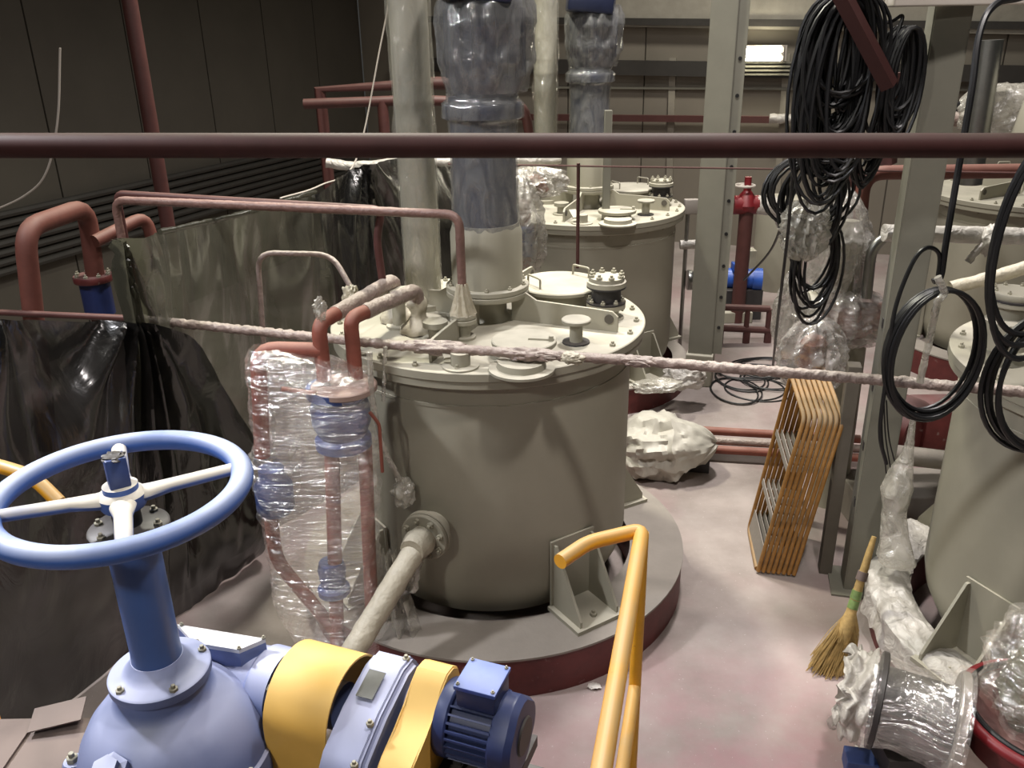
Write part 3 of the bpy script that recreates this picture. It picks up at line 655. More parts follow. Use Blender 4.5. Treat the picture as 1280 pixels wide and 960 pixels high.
# ================================================================== STACK OF YELLOW RAILING SECTIONS
def railing(loc, label):
    t = thing('railing_section', label, 'railing', loc, 0, 'yellow railing sections stacked against the post')
    L0 = V((0, 0, .014)); T0 = V((.175, .03, 1.0)); T1_ = V((.21, .42, 1.1)); B1 = V((.07, .47, .012))
    w = lambda p: V(loc) + V(p)
    o = link('frame_tube', tube(nb(), [w(L0), w(T0), w(T1_), w(B1), w(L0 + V((0, .03, 0)))], .0125, 10, .05), STACKYEL, t)
    for f in (.34, .66):
        a = L0.lerp(T0, f); b = B1.lerp(T1_, f)
        bm = nb(); M = axes(w((a + b) / 2), (b - a).normalized(), (T0 - L0).normalized(), (b - a).cross(T0 - L0).normalized())
        box(bm, M.translation, ((b - a).length, .035, .006), M.to_3x3().normalized()); link('cross_bar', bm, RINGTOP, t, 20)
    a = L0.lerp(T0, .08); b = B1.lerp(T1_, .08); M = axes(w((a + b) / 2), (b - a).normalized(), (T0 - L0).normalized(), (b - a).cross(T0 - L0).normalized())
    bm = nb(); box(bm, M.translation, ((b - a).length, .14, .004), M.to_3x3().normalized()); link('toe_board', bm, RINGTOP, t, 20)
    return t
ordn = ['outermost section of the leaning stack, showing its toe board', 'second section of the stack behind the outermost one', 'third section of the stack', 'fourth section of the stack', 'fifth section of the stack', 'sixth section of the stack', 'seventh section of the stack', 'last section, next to the steel post']
r_ = railing((1.446, 4.262, 0), 'worn yellow stair railing, ' + ordn[0])
for i in range(1, 8):
    c = copy_tree(r_); c.location = (1.446 + .0285 * i, 4.262 - .006 * i, 0); c['label'] = 'worn yellow stair railing, ' + ordn[i]
# ================================================================== STEEL COLUMNS AND BEAMS
def ibeam(bm, c, w, d, h, z0, rz, t=.012, f=.16):
    R = Matrix.Rotation(rz, 3, 'Z')
    for y in (-d / 2, d / 2): box(bm, V(c) + R @ V((0, y, z0 + h / 2)), (w, t, h), R)
    box(bm, V(c) + V((0, 0, z0 + h / 2)), (t, d, h), R)
    return bm
def channel(bm, c, w, d, h, z0, rz, t=.012):
    R = Matrix.Rotation(rz, 3, 'Z')
    box(bm, V(c) + R @ V((0, -d / 2, z0 + h / 2)), (w, t, h), R)
    for s in (-1, 1): box(bm, V(c) + R @ V((s * w / 2, 0, z0 + h / 2)), (t, d, h), R)
    return bm
PR = V((1.985, 4.14, 0))
t = thing('steel_post', 'pale grey-green channel post beside the stacked yellow railings', 'post', PR)
link('channel_section', channel(nb(), PR, .145, .16, 4.0, 0.012, -.25), STEELPOST, t, 20)
bm = nb(); box(bm, PR + V((0, 0, .006)), (.3, .3, .012), Matrix.Rotation(-.25, 3, 'Z')); link('base_plate', bm, STEELPOST, t, 20)
bm = nb(); R = Matrix.Rotation(-.25, 3, 'Z')
for z in (.55, .9, 1.25, 1.6): box(bm, PR + R @ V((-.079, -.02, z)), (.006, .03, .05), R)
link('slot', bm, DARKSTEEL, t, 20)
q = PR + V((-.135, .14, 0))
tag(link('short_post', box(nb(), q + V((0, 0, .66)), (.07, .09, 1.32), Matrix.Rotation(-.25, 3, 'Z'), .004), mat('weathered_post', (88, 82, 72), .7), None, 20), 'short brown-grey post between the stacked railings and the pale post', 'post')
PC = V((1.73, 7.3, 0))
t = thing('steel_column', 'grey column with a row of bolt holes standing on a pale block beside a mixing tank', 'column', PC)
bm = nb(); channel(bm, PC, .2, .2, 3.6, .3, -.3); link('channel_section', bm, STEELPOST, t, 20)
R = Matrix.Rotation(-.3, 3, 'Z')
for i in range(9):
    bm = nb(); cyl(bm, PC + R @ V((.145, -.072, .55 + i * .28)), PC + R @ V((.145, -.066, .55 + i * .28)), .015, seg=12); link('bolt_hole', bm, BLACK, t)
bm = nb(); box(bm, PC + R @ V((.145, -.06, 2.1)), (.085, .012, 3.6), R); link('bolt_strip', bm, STEELPOST, t, 20)
bm = nb(); box(bm, PC + V((.0, 0, .15)), (.24, .3, .3), R, .01); link('plinth', bm, CREAM2, t, 20)
# slim pipe upright on the further tank
q = PY(757, 275, 6.9)
tag(link('steel_upright', box(nb(), V((q.x, 6.9, 2.02)), (.06, .05, .84), None, .004), STEELPOST, None, 20), 'slim grey upright on the tank lid beside the grey column', 'upright')
# overhead beam and brace
a, b = PY(1045, 5, 4.0), PY(1240, 2, 4.0)
t = thing('overhead_beam', 'pale box beam overhead at the top of the grey-green post', 'beam', PR + V((0, -.1, 3.0)))
bm = nb(); box(bm, V((2.15, 3.97, a.z + .07)), (1.0, .12, .17), Matrix.Rotation(-.06, 3, 'Z'), .006); link('beam_section', bm, BEAMWHITE, t, 20)
bm = nb(); box(bm, V((1.9, 3.95, 3.92)), (3.4, .14, .16)); link('upper_beam', bm, STEELPOST, t, 20)
tag(link('diagonal_brace', tube(nb(), [PY(958, -185, 3.86), PY(1112, 108, 3.86)], .04, 4), RAILDARK, None, 20), 'dark red diagonal brace below the overhead beam', 'brace')
tag(link('brace_upright', tube(nb(), [PY(1113, 92, 4.4), PY(1109, 205, 4.4)], .05, 4), PIPEDARK, None, 20), 'dark red upright below the diagonal brace among the hanging cables', 'upright')

# ================================================================== LONG PIPES
bm = nb(); tube(bm, [PY(-300, 182, 2.9), PY(640, 182, 2.9), PY(2100, 182, 2.9)], .0405, 24)
t = thing('maroon_cross_pipe', 'thick dark maroon pipe crossing the hall at head height on two posts', 'pipe', (-3.0, 2.9, 0))
xa, xb = PY(-300, 182, 2.9), PY(2100, 182, 2.9)
link('pipe_run', bm, RAILDARK, t)
for p in (xa, xb): link('support_post', cyl(nb(), (p.x, 2.9, 0), p, .035, seg=14), RAILDARK, t)
zw = 1.68
pw = [PZ(60, 393, zw), PZ(165, 398, zw), PZ(300, 412, zw), PZ(500, 432, zw), PZ(640, 441, zw), PZ(800, 451, zw), PZ(1000, 467, zw), PZ(1280, 490, zw), PZ(1500, 508, zw)]
t = thing('wrapped_cross_pipe', 'long thin pipe wound with dusty film, running across the front of the tank lid', 'pipe', (pw[4].x, pw[4].y, 1.62))
link('bare_end', cyl(nb(), PZ(-60, 388, zw), pw[1], .017, seg=14), PIPEDARK, t)
link('film_winding', tube(nb(), pw[1:], .0225, 18, 0, wr=.28, step=.012), WRAPPED, t, 60)
for px, py, l, r in ((170, 396, .05, .03), (545, 434, .17, .036), (660, 443, .12, .034), (715, 447, .05, .03), (800, 452, .08, .028)):
    p = PZ(px, py, zw); d = (pw[5] - pw[3]).normalized()
    bm = nb(); crumple(bm, p, (l, r, r * .9), 4, .35, 2.2, px, Matrix.Rotation(math.atan2(d.y, d.x), 3, 'Z')); link('film_lump', bm, WRAPCREAM if px in (170, 715) else WRAPPED, t, 60)
bm = nb(); tube(bm, [PZ(482, 434, zw), PZ(478, 434, zw) + V((0, 0, -.12)), PZ(474, 436, zw) + V((0, 0, -.26))], .01, 8, wr=.5, step=.01); link('film_tail', bm, MILKY, t, 60)

# two frosted brown lines from the left to the lid
zb = 2.215
a = PZ(143, 250, zb)
pts = [a + V((0, 0, -.5)), a, V((-.235, 4.02, zb)), V((-.235, 4.02, 1.83))]
tag(link('feed_pipe', tube(nb(), pts, .022, 16, .07, wr=.10, step=.02), mat('frosted_brown_pipe', (112, 84, 76), .5, var=.2, scale=25, dust=(168, 140, 130), dust_amt=.6, bump=.5, bscale=60), None, 60), 'frosted brown pipe running over the film screens and dropping onto the tank lid', 'pipe')
a2 = PZ(138, 247, zb + .03) + V((-.02, .12, 0)); e = PY(477, 262, 4.2)
tag(link('return_pipe', tube(nb(), [a2 + V((0, 0, -.5)), a2, e, PY(471, 300, 4.2), PY(478, 350, 4.2)], .02, 14, .05), PIPEDARK, None, 60), 'thin brown pipe behind the frosted one, dropping to the upper red pipe', 'pipe')
# bagged flange under the feed pipe
c = V((-.235, 4.02, 1.6))
t = thing('bagged_nozzle', 'nozzle with gathered film bag under the dropping frosted pipe', 'nozzle', c)
link('nozzle_stub', lathe(nb(), [(0, 0), (.06, 0), (.06, .012), (.035, .014), (.035, .08), (.065, .082), (.065, .1), (.06, .103), (.06, .108), (.065, .11), (.065, .128), (0, .128)], c, seg=32), CREAM2, t)
rings = []
for i in range(14):
    h = .125 + i * .012; q = .062 - .038 * (i / 13) ** .8
    rings.append([c + V((q * (1 + .16 * math.sin(a_ * 9 + i * .2)) * math.cos(a_), q * (1 + .16 * math.sin(a_ * 9 + i * .2)) * math.sin(a_), h)) for a_ in [2 * math.pi * j / 48 for j in range(48)]])
link('film_bag', loft(nb(), rings), WRAPCREAM, t, 60)

# red pipes coming over the lid
zr2 = 1.83
def red_line(name, label, bot, up, far, endpx):
    p1 = PZ(*up, zr2); p2 = PZ(*far, zr2); lo = PY(*bot, p1.y); lo.x = p1.x
    t = thing(name, label, 'pipe', (lo.x, lo.y, lo.z), 0, None)
    mid = p1.lerp(p2, .2)
    link('bare_pipe', tube(nb(), [lo, p1, mid], .034, 20, .06), PIPERED, t)
    link('film_winding', tube(nb(), [mid, p2, p2 + V((0, .03, -.1))], .037, 20, .05, wr=.12, step=.015), WRAPPED, t, 60)
    c = V((p2.x, p2.y + .03, 0)); rings = []
    for i in range(22):
        f = i / 21; h = zr2 - .05 - f * (zr2 - .05 - 1.605); q = .04 + .012 * math.sin(f * 9) + .05 * f ** 2.2
        rings.append([c + V((q * (1 + .2 * noise.noise(V((math.cos(a_) * 2, math.sin(a_) * 2, f * 4 + c.x * 9)))) * math.cos(a_), q * (1 + .2 * noise.noise(V((math.cos(a_) * 2, math.sin(a_) * 2, f * 4 + c.x * 9)))) * math.sin(a_), h)) for a_ in [2 * math.pi * j / 32 for j in range(32)]])
    link('film_boot', loft(nb(), rings), WRAPCREAM, t, 60)
    return lo, p1
loA, pA = red_line('red_lid_pipe', 'red pipe with tee and wound film rising over the lid', (403, 475), (398, 405), (492, 350), None)
loB, pB = red_line('red_lid_pipe', 'red pipe with a plain elbow and wound film rising over the lid', (440, 475), (438, 398), (520, 362), None)
# thin bent loop
tag(link('loop_pipe', tube(nb(), [PY(338, 560, 4.5), PY(322, 316, 4.5), PY(415, 318, 4.5), PY(440, 362, 4.4)], .015, 12, .09, wr=.12, step=.02), WRAPPED, None, 60), 'thin pipe bent in a loop beside the red lid pipes', 'pipe')
bm = nb(); crumple(bm, PY(438, 372, 4.4), (.04, .04, .07), 4, .4, 2.2, 5); tag(link('film_knot', bm, WRAPCREAM, None, 60), 'dusty film knot at the lower end of the thin loop pipe', 'film wrap')
bm = nb(); crumple(bm, PY(400, 386, 3.58), (.025, .02, .05), 4, .5, 2.0, 6); tag(link('film_scrap', bm, MILKY, None, 60), 'scrap of film sticking up from the red pipe elbow', 'film wrap')

# ================================================================== FILM-WRAPPED VALVE GROUP
YV = pA.y
def v(px, py, dy=0): return PY(px, py, YV + dy)
t = thing('wrapped_valve_group', 'red pipes and blue valves standing wrapped in clear crinkled film', 'valve group', (v(400, 800).x, YV, 0))
link('side_pipe', tube(nb(), [v(402, 438), v(322, 436), v(328, 570)], .036, 18, .09), PIPERED, t)
bv = link('valve_body', lathe(nb(), [(0, 0), (.13, 0), (.13, .04), (.11, .06), (.135, .12), (.135, .2), (.12, .24), (.145, .26), (.145, .3), (0, .3)], v(430, 556), seg=36), VALVEBLUE, t)
sub('valve_flange', flange(nb(), v(430, 484), (0, 0, 1), .15, .03), mat('orange_flange', (150, 128, 118), .5), bv)
bv = link('valve_body', lathe(nb(), [(0, 0), (.07, 0), (.09, .03), (.09, .15), (.06, .2), (.06, .24), (0, .24)], v(346, 640), seg=30), VALVEBLUE, t)
bv = link('valve_body', lathe(nb(), [(0, 0), (.08, 0), (.08, .03), (.06, .05), (.07, .14), (.06, .18), (0, .18)], v(418, 740), seg=30), VALVEBLUE, t)
link('down_pipe', tube(nb(), [v(414, 540), v(424, 880)], .036, 16), PIPERED, t)
link('down_pipe', tube(nb(), [v(456, 555), v(466, 800)], .034, 16), PIPERED, t)
link('down_pipe', tube(nb(), [v(338, 640), v(345, 700), v(420, 790)], .034, 16, .08), PIPERED, t)
link('lever', tube(nb(), [v(395, 492, -.1), v(352, 486, -.1)], .012, 10), PIPERED, t)
link('lever', tube(nb(), [v(462, 515, -.1), v(474, 530, -.1), v(478, 590, -.1)], .008, 10, .02), PIPERED, t)
outl = [(434, 312, 350, .05), (445, 308, 400, .09), (470, 308, 466, .13), (500, 312, 470, .14), (545, 318, 472, .14), (556, 316, 474, .135), (566, 308, 476, .13), (585, 309, 478, .14), (615, 322, 478, .15), (660, 330, 474, .16), (700, 338, 476, .17), (740, 344, 484, .18), (775, 365, 490, .19), (805, 405, 500, .2), (835, 440, 512, .2)]
rows = []
for (y0, l0, r0_, d0), (y1, l1, r1_, d1) in zip(outl, outl[1:]):
    n = max(2, int((y1 - y0) / 2.2))
    for j in range(n):
        f = j / n; rows.append([a * (1 - f) + b * f for a, b in ((y0, y1), (l0, l1), (r0_, r1_), (d0, d1))])
rows.append(list(outl[-1])); rings = []
for i, (yy, l, r, d) in enumerate(rows):
    a, b = v(l, yy), v(r, yy); ring = []
    c = (a + b) / 2; rx = (b - a).length / 2
    c.z = max(c.z, .012)
    for j in range(72):
        t_ = 2 * math.pi * j / 72
        s = V((math.cos(t_) * 2, math.sin(t_) * 2, c.z * 7))
        k = 1 + .10 * (abs(noise.noise(s * 1.5)) - .15) + (.07 + .05 * math.exp(-((yy - 552) / 22) ** 2)) * abs(noise.noise(V((t_ * 1.6 + c.z * 2, c.z * 38 + 2 * t_, 1)))) + .04 * abs(noise.noise(s * 5))
        e_ = .55
        cx, sx = math.copysign(abs(math.cos(t_)) ** e_, math.cos(t_)), math.copysign(abs(math.sin(t_)) ** e_, math.sin(t_))
        ring.append(c + V((rx * cx * k * .93, d * sx * k, 0)))
    rings.append(ring)
link('film_wrap', loft(nb(), rings, cap=False), CLEAR, t, 80)
# film skirt hanging between the group and the drain pipe
rings = []
bm = nb(); rows = []
for i in range(22):
    f = i / 21; row = []
    for j in range(26):
        u = j / 25; p = v(476 + 20 * f + u * (18 + 30 * f), 690 + 150 * f, -.12)
        p.y += .035 * math.sin(u * 14 + f * 2) + .02 * noise.noise(V((u * 5, f * 5, 0))); p.z = max(p.z, .01); row.append(bm.verts.new(p))
    rows.append(row)
for i in range(21):
    for j in range(25): bm.faces.new((rows[i][j], rows[i][j + 1], rows[i + 1][j + 1], rows[i + 1][j]))
link('film_skirt', bm, MILKY, t, 80)

# ================================================================== BLACK FILM SCREENS
def screen(name, label, top, botline, m, folds, seed, nu=150, nv=70, sag=.0, bulge=.12):
    """film hung from the points in top (px, py, depth); its foot runs along botline"""
    T = spline([PY(*p) for p in top], 12); Bt = spline(botline, 12)
    def samp(P, f):
        k = f * (len(P) - 1); i = min(int(k), len(P) - 2); return P[i].lerp(P[i + 1], k - i)
    hang = folds; bm = nb(); rows = []
    for i in range(nu + 1):
        u = i / nu; a, b = samp(T, u), samp(Bt, u); n = V((b - a).cross(V((0, 0, 1)))) if False else None
        row = []
        for j in range(nv + 1):
            w = j / nv
            p = a.lerp(b, w)
            # folds fan out from the hanging points
            d = 0
            for h, amp, k in hang:
                ang = math.atan2((u - h) * 3.0, w + .08); d += amp * math.sin(ang * k + seed) * math.exp(-abs(u - h) * 3.5) * (1 - w * .6)
            d += .045 * noise.noise(V((u * 7 + seed, w * 2.2, seed))) + .016 * noise.noise(V((u * 22, w * 6, seed)))
            d += bulge * math.sin(math.pi * w) * (.5 + .5 * math.sin(u * 5 + seed))
            p = p + V((.9, -.43, 0)) * d
            if w > .97: p.z = max(p.z, .012)
            row.append(bm.verts.new(p))
        rows.append(row)
    for i in range(nu):
        for j in range(nv): bm.faces.new((rows[i][j], rows[i + 1][j], rows[i + 1][j + 1], rows[i][j + 1]))
    o = link(name, bm, m, None, 80); return tag(o, label, 'film screen')
Lc = lambda s: V((-2.17 + .438 * s, 3.33 + .899 * s, .012))
screen('film_screen', 'black plastic film screen hanging to the floor behind the handwheel', [(-260, 385, 2.4), (-60, 398, 3.0), (60, 400, 3.5), (150, 402, 3.8), (205, 408, 3.93), (250, 440, 4.05), (305, 530, 4.25), (352, 620, 4.45)], [Lc(-1.6) , Lc(-.8), Lc(-.1), Lc(.45), Lc(.65), Lc(.8), Lc(1.05), Lc(1.3)], CURTAIN, [(.46, .07, 13), (.2, .03, 9)], 1.0, nu=220)
screen('film_screen', 'greenish black translucent film screen gathered at its upper corner beside the thin loop pipe', [(143, 302, 3.86), (205, 289, 4.1), (300, 268, 4.7), (392, 243, 5.35)], [Lc(.45) + V((-.14, .06, 0)), Lc(.9) + V((-.14, .06, 0)), Lc(1.4) + V((-.12, .06, 0)), Lc(2.2)], CURTAIN2, [(0.0, .06, 22), (1.0, .03, 8)], 2.0, bulge=.1)
screen('film_screen', 'dark film screen hanging behind the tank below the white-wrapped line', [(392, 243, 5.32), (440, 212, 5.9), (500, 198, 6.6), (560, 190, 7.6)], [Lc(2.2), Lc(2.9), Lc(3.7), Lc(4.8)], CURTAIN, [(.4, .05, 14)], 3.0)
# rolled pale edge of the film
bm = nb(); tube(bm, spline([PY(200, 290, 3.99), PY(300, 268, 4.58), PY(394, 240, 5.28)], 10), .014, 10, wr=.4, step=.03); tag(link('film_edge_roll', bm, CURTAIN2, None, 60), 'shiny rolled top edge of the greenish film screen', 'film roll')
# ================================================================== LEFT BACKGROUND
# stacked cable runs along the left wall
for i in range(7):
    z = 1.02 + i * .085; p = corner - nrm * 13.5 + V((0, 0, z)) + rowd * .12
    bm = nb(); tube(bm, [p, corner - nrm * .6 + V((0, 0, z)) + rowd * .12], .036, 8)
    tag(link('cable_run', bm, GIRT, None), ['lowest', 'second lowest', 'third', 'middle', 'fifth', 'second highest', 'highest'][i] + ' of the dark cable runs stacked along the left wall', 'cable run', 'cable runs along the left wall')
tag(link('bent_pipe', tube(nb(), [PY(60, 560, 4.35), PY(30, 286, 4.35), PY(108, 258, 4.9), PY(126, 400, 4.9)], .052, 20, .13), PIPESHADE, None), 'thick orange-red pipe bent like a handle above the black film', 'pipe')
c = PY(126, 392, 4.9)
t = thing('blue_valve', 'dark blue flanged valve below the thick bent red pipe', 'valve', c)
link('valve_body', lathe(nb(), [(0, 0), (.085, 0), (.085, .2), (0, .2)], c, seg=28), DARKBLUE, t)
link('top_flange', flange(nb(), c + V((0, 0, .22)), UP, .11, .04), RED, t)
bolts(t, c + V((0, 0, .24)), UP, .09, 8, .014)
tag(link('bent_pipe', tube(nb(), [PY(118, 302, 4.85), PY(182, 270, 5.2), PY(196, 320, 5.2)], .038, 16, .09), PIPESHADE, None), 'thinner red pipe bent over behind the thick handle-shaped one', 'pipe')
p = PY(213, 300, 5.6); tag(link('riser_pipe', cyl(nb(), (p.x, 5.6, 0), (p.x, 5.6, 3.6), .046, seg=18), PIPEDARK, None), 'dark red vertical riser pipe standing behind the greenish film screen', 'pipe')
tag(link('hanging_wire', tube(nb(), spline([PY(-20, 268, 5.0), PY(30, 245, 5.0), PY(58, 215, 5.0), PY(72, 150, 5.0), PY(75, 60, 5.0)], 8), .006, 6), BEAMWHITE, None), 'pale thin wire hanging by the left wall above the bent red pipes', 'wire')
tag(link('hanging_wire', tube(nb(), spline([PY(350, 248, 5.4), PY(400, 232, 5.7), PY(445, 200, 6.2), PY(475, 60, 6.4), PY(490, -20, 6.4)], 8), .006, 6), BEAMWHITE, None), 'pale thin wire hanging beside the tall vent pipe', 'wire')
tag(link('wrapped_line', tube(nb(), [PY(408, 203, 7.2), PY(440, 209, 7.2), PY(500, 203, 7.2), PY(700, 200, 7.6)], .04, 12, .1, wr=.25, step=.03), WHITEFILM, None, 60), 'white film-wrapped line above the dark film screen behind the tank', 'pipe')
tag(link('red_tank_line', tube(nb(), [PY(380, 130, 8.0), PY(520, 125, 8.0), PY(655, 130, 8.0), PY(662, 170, 8.0)], .045, 14, .12), PIPEDARK, None), 'thinner dark red pipe crossing lower behind the vent pipe by the film screens', 'pipe')
tag(link('red_tank_line', tube(nb(), [V((PY(400, 112, 8.6).x, 8.6, 0)), PY(400, 112, 8.6), PY(545, 104, 8.6), PY(640, 104, 8.6)], .06, 14), PIPEDARK, None), 'broad dark red pipe crossing higher behind the vent pipe by the film screens', 'pipe')
tag(link('red_upright_line', tube(nb(), [PY(478, 126, 8.0), V((PY(478, 126, 8.0).x, 8.0, 0))], .05, 14), PIPEDARK, None), 'dark red upright standing under the thinner crossing pipe', 'pipe')
# mass of wrapped pipes between the two tanks
c = PY(652, 275, 5.9)
t = thing('wrapped_pipe_mass', 'clump of red pipes and a blue valve bundled in film between the two tanks', 'valve group', (c.x, c.y, 0))
link('inner_pipe', tube(nb(), [PY(640, 235, 6.0), PY(672, 222, 6.0), PY(680, 240, 6.0)], .04, 14, .06), PIPERED, t)
link('inner_pipe', tube(nb(), [V((c.x, 5.95, 0)), PY(655, 250, 5.95)], .05, 14), PIPERED, t)
link('inner_valve', lathe(nb(), [(0, 0), (.09, 0), (.09, .2), (0, .2)], PY(652, 318, 5.9), seg=24), VALVEBLUE, t)
link('film_wrap', drape(nb(), PY(652, 285, 5.9), (.15, .14, .36), 8, .35, neck=.3), MILKY, t, 70)
link('film_wrap', drape(nb(), PY(665, 228, 6.0), (.22, .12, .1), 18, .4, folds=6), MILKY, t, 70)

# ================================================================== BACK WALL FITTINGS
def bw(px, py, off=.1):
    """point on the back wall, off metres in front of it"""
    d = ray(px, py); k = ((corner - nrm * off) - CAM).dot(nrm) / d.dot(nrm); return CAM + d * k
def rail_on_wall(name, label, cat, p0, p1, h, dep, m, off=.1, group=None):
    a, b = bw(*p0, off), bw(*p1, off); bm = nb(); d = (b - a).normalized(); M = axes((a + b) / 2, d, nrm, d.cross(nrm).normalized() * -1)
    box(bm, M.translation, ((b - a).length, dep, h), M.to_3x3().normalized()); o = link(name, bm, m, None, 20); return tag(o, label, cat, group)
rail_on_wall('girt', 'pale upper band along the top of the back wall', 'girt', (500, 6), (1500, 18), .5, .1, mat('pale_wall_band', (150, 145, 132), .7), .09)
rail_on_wall('girt', 'dark edge below the pale upper band of the back wall', 'girt', (500, 24), (1500, 34), .09, .16, GIRT, .09)
rail_on_wall('cable_tray', 'broad black cable tray along the back wall', 'cable tray', (500, 80), (1500, 96), .2, .14, GIRT, .09)
rail_on_wall('conduit', 'thin grey conduit on the back wall below the black tray', 'conduit', (640, 109), (1500, 114), .03, .04, STEELPOST, .05)
o = rail_on_wall('long_pipe', 'dark red pipe along the back wall', 'pipe', (640, 146), (1010, 150), .09, .09, PIPEDARK, .12)
for px in (690, 838, 975):
    rail_on_wall('vertical_strip', 'pale vertical strip on the back wall ' + {690: 'behind the vent pipe', 838: 'between the vent pipe and the grey column', 975: 'below the fluorescent lamp'}[px], 'strip', (px - 4, 190), (px + 4, 190), 2.6, .05, mat('pale_strip', (142, 136, 122), .7), .03)
bm = nb(); tube(bm, [bw(962, 148, .2), bw(1010, 149, .2)], .065, 12, wr=.3, step=.05); tag(link('film_sleeve', bm, WHITEFILM, None, 60), 'white film sleeve on the dark red wall pipe', 'film wrap')
# lit fluorescent fitting
a, b = bw(916, 67, .35), bw(978, 67, .35); d = (b - a).normalized()
t = thing('fluorescent_lamp', 'lit fluorescent lamp on the back wall beside the grey column', 'lamp', (a + b) / 2)
bm = nb(); box(bm, (a + b) / 2 + nrm * .12, ((b - a).length + .1, .06, .2), Matrix.Rotation(-ROOM, 3, 'Z')); link('housing', bm, BEAMWHITE, t, 20)
for k in (-.05, .05): link('tube', cyl(nb(), a + UP * k, b + UP * k, .042, seg=12), TUBEGLOW, t)
for q in (a, b):
    bm = nb(); box(bm, q + nrm * .05, (.04, .16, .2), Matrix.Rotation(-ROOM, 3, 'Z')); link('end_cap', bm, BEAMWHITE, t, 20)
for i in range(4):
    rail_on_wall('lamp_conduit', ['topmost', 'second', 'third', 'lowest'][i] + ' of the thin conduits below the fluorescent lamp', 'conduit', (912, 78 + i * 5), (1000, 78 + i * 5), .025, .03, STEELPOST, .2)
tag(link('span_wire', cyl(nb(), PY(560, 205, 5.5), PY(1330, 217, 5.0), .006, seg=6), PIPEDARK, None), 'thin taut wire stretched below the maroon cross pipe', 'wire')
tag(link('drop_rod', cyl(nb(), PY(723, 204, 5.39), PY(722, 335, 5.39), .011, seg=8), PIPEDARK, None), 'thin reddish rod hanging from the taut wire by the tank beside the grey column', 'rod')

# ================================================================== AISLE AND FAR EQUIPMENT
b0 = PZ(921, 402, 0); Y9 = b0.y
t = thing('gate_valve', 'red gate valve with white handwheel on a dark red standpipe', 'valve', b0)
link('standpipe', tube(nb(), [b0, V((b0.x, Y9, PY(921, 260, Y9).z))], .075, 16), PIPEDARK, t)
c = PY(932, 262, Y9); link('valve_body', lathe(nb(), [(0, 0), (.1, 0), (.12, .05), (.08, .15), (.04, .2), (.035, .34), (0, .34)], c, seg=24), mat('valve_red', (116, 26, 32), .45), t)
link('body_flange', tube(nb(), [c + V((-.14, 0, .05)), c + V((.12, 0, .05))], .1, 16), MATS['valve_red'], t)
w = PY(931, 232, Y9); h = link('handwheel', tube(nb(), [w + V((.1 * math.cos(a), .1 * math.sin(a), 0)) for a in [2 * math.pi * i / 24 for i in range(24)]], .014, 8, closed=True), BEAMWHITE, t)
for k in range(2):
    a = k * math.pi / 2 + .4; sub('spoke', cyl(nb(), w - V((math.cos(a), math.sin(a), 0)) * .1, w + V((math.cos(a), math.sin(a), 0)) * .1, .01, seg=8), BEAMWHITE, h)
tag(link('insulated_pipe', tube(nb(), [c + V((.1, 0, .05)), PY(975, 258, Y9), PY(990, 300, Y9)], .1, 16, .12, wr=.15, step=.04), WHITEFILM, None, 60), 'white-wrapped pipe joined to the red gate valve', 'pipe')
c = PZ(970, 385, 0)
tag(link('storage_vessel', lathe(nb(), [(0, 0), (.3, 0), (.3, 1.0), (.24, 1.12), (0, 1.16)], V((c.x + .25, c.y + .9, 0)), seg=40), CREAM, None), 'small beige vessel standing behind the red gate valve', 'vessel')
c = PY(928, 348, Y9 + .2)
t = thing('blue_pump_motor', 'small bright blue pump motor on a skid by the red standpipe', 'motor', V((c.x, c.y, 0)))
link('motor_body', cyl(nb(), c + V((-.2, .05, 0)), c + V((.16, -.05, 0)), .11, seg=24), mat('bright_blue', (42, 84, 170), .4), t)
link('fan_cowl', cyl(nb(), c + V((.1, -.04, 0)), c + V((.2, -.06, 0)), .125, seg=24), MATS['bright_blue'], t)
bm = nb(); box(bm, c + V((-.05, -.02, .14)), (.16, .14, .09), None, .01); link('terminal_box', bm, MATS['bright_blue'], t)
bm = nb(); box(bm, V((c.x, c.y, (c.z - .1) / 2)), (.4, .3, c.z - .1)); link('plinth', bm, DARKSTEEL, t, 20)
for i, (p0, p1, z) in enumerate((((902, 384), (962, 386), .32), ((902, 410), (962, 413), .16))):
    a, b = PY(*p0, Y9 - .7), PY(*p1, Y9 - .7); t = thing('skid_rail', 'brown steel skid rail on legs by the small blue pump motor, ' + ('upper one' if i == 0 else 'lower one'), 'skid rail', V((a.x, a.y, 0)))
    link('rail', cyl(nb(), a, b, .035, seg=10), PIPEDARK, t)
    for q in (a, a.lerp(b, .55), b): link('leg', cyl(nb(), V((q.x, q.y, 0)), q, .028, seg=8), PIPEDARK, t)
for i, (px, py, sx) in enumerate(((915, 395, .5), (925, 402, .35), (940, 372, .1))):
    q = PZ(px, py + 8, 0); h_ = .12 if i < 2 else .6
    bm = nb(); box(bm, V((q.x, q.y + .25, h_ / 2)), (sx, .18, h_), None, .008); tag(link('skid_block', bm, CREAM2, None, 20), ['wide cream block on the floor by the brown skid rails', 'narrow cream block on the floor by the brown skid rails', 'tall thin cream support by the small blue pump motor'][i], 'block')
# pump behind the further tank, seen left of the column
c = PY(868, 305, 8.2)
t = thing('small_valve', 'small valve with pale flange between the tank and the grey column', 'valve', c)
link('stem', cyl(nb(), V((PY(860, 262, 8.2).x, 8.2, 0)), PY(860, 262, 8.2), .02, seg=10), STEEL, t)
link('white_sleeve', tube(nb(), [PY(850, 306, 8.2), PY(880, 305, 8.2)], .045, 12, wr=.2, step=.04), WHITEFILM, t, 60)
bm = nb(); box(bm, PY(864, 258, 8.2), (.14, .08, .14), None, .01); link('actuator', bm, BEAMWHITE, t)
link('lower_flange', flange(nb(), PY(862, 350, 8.2), (1, 0, 0), .1, .05), STEEL, t)
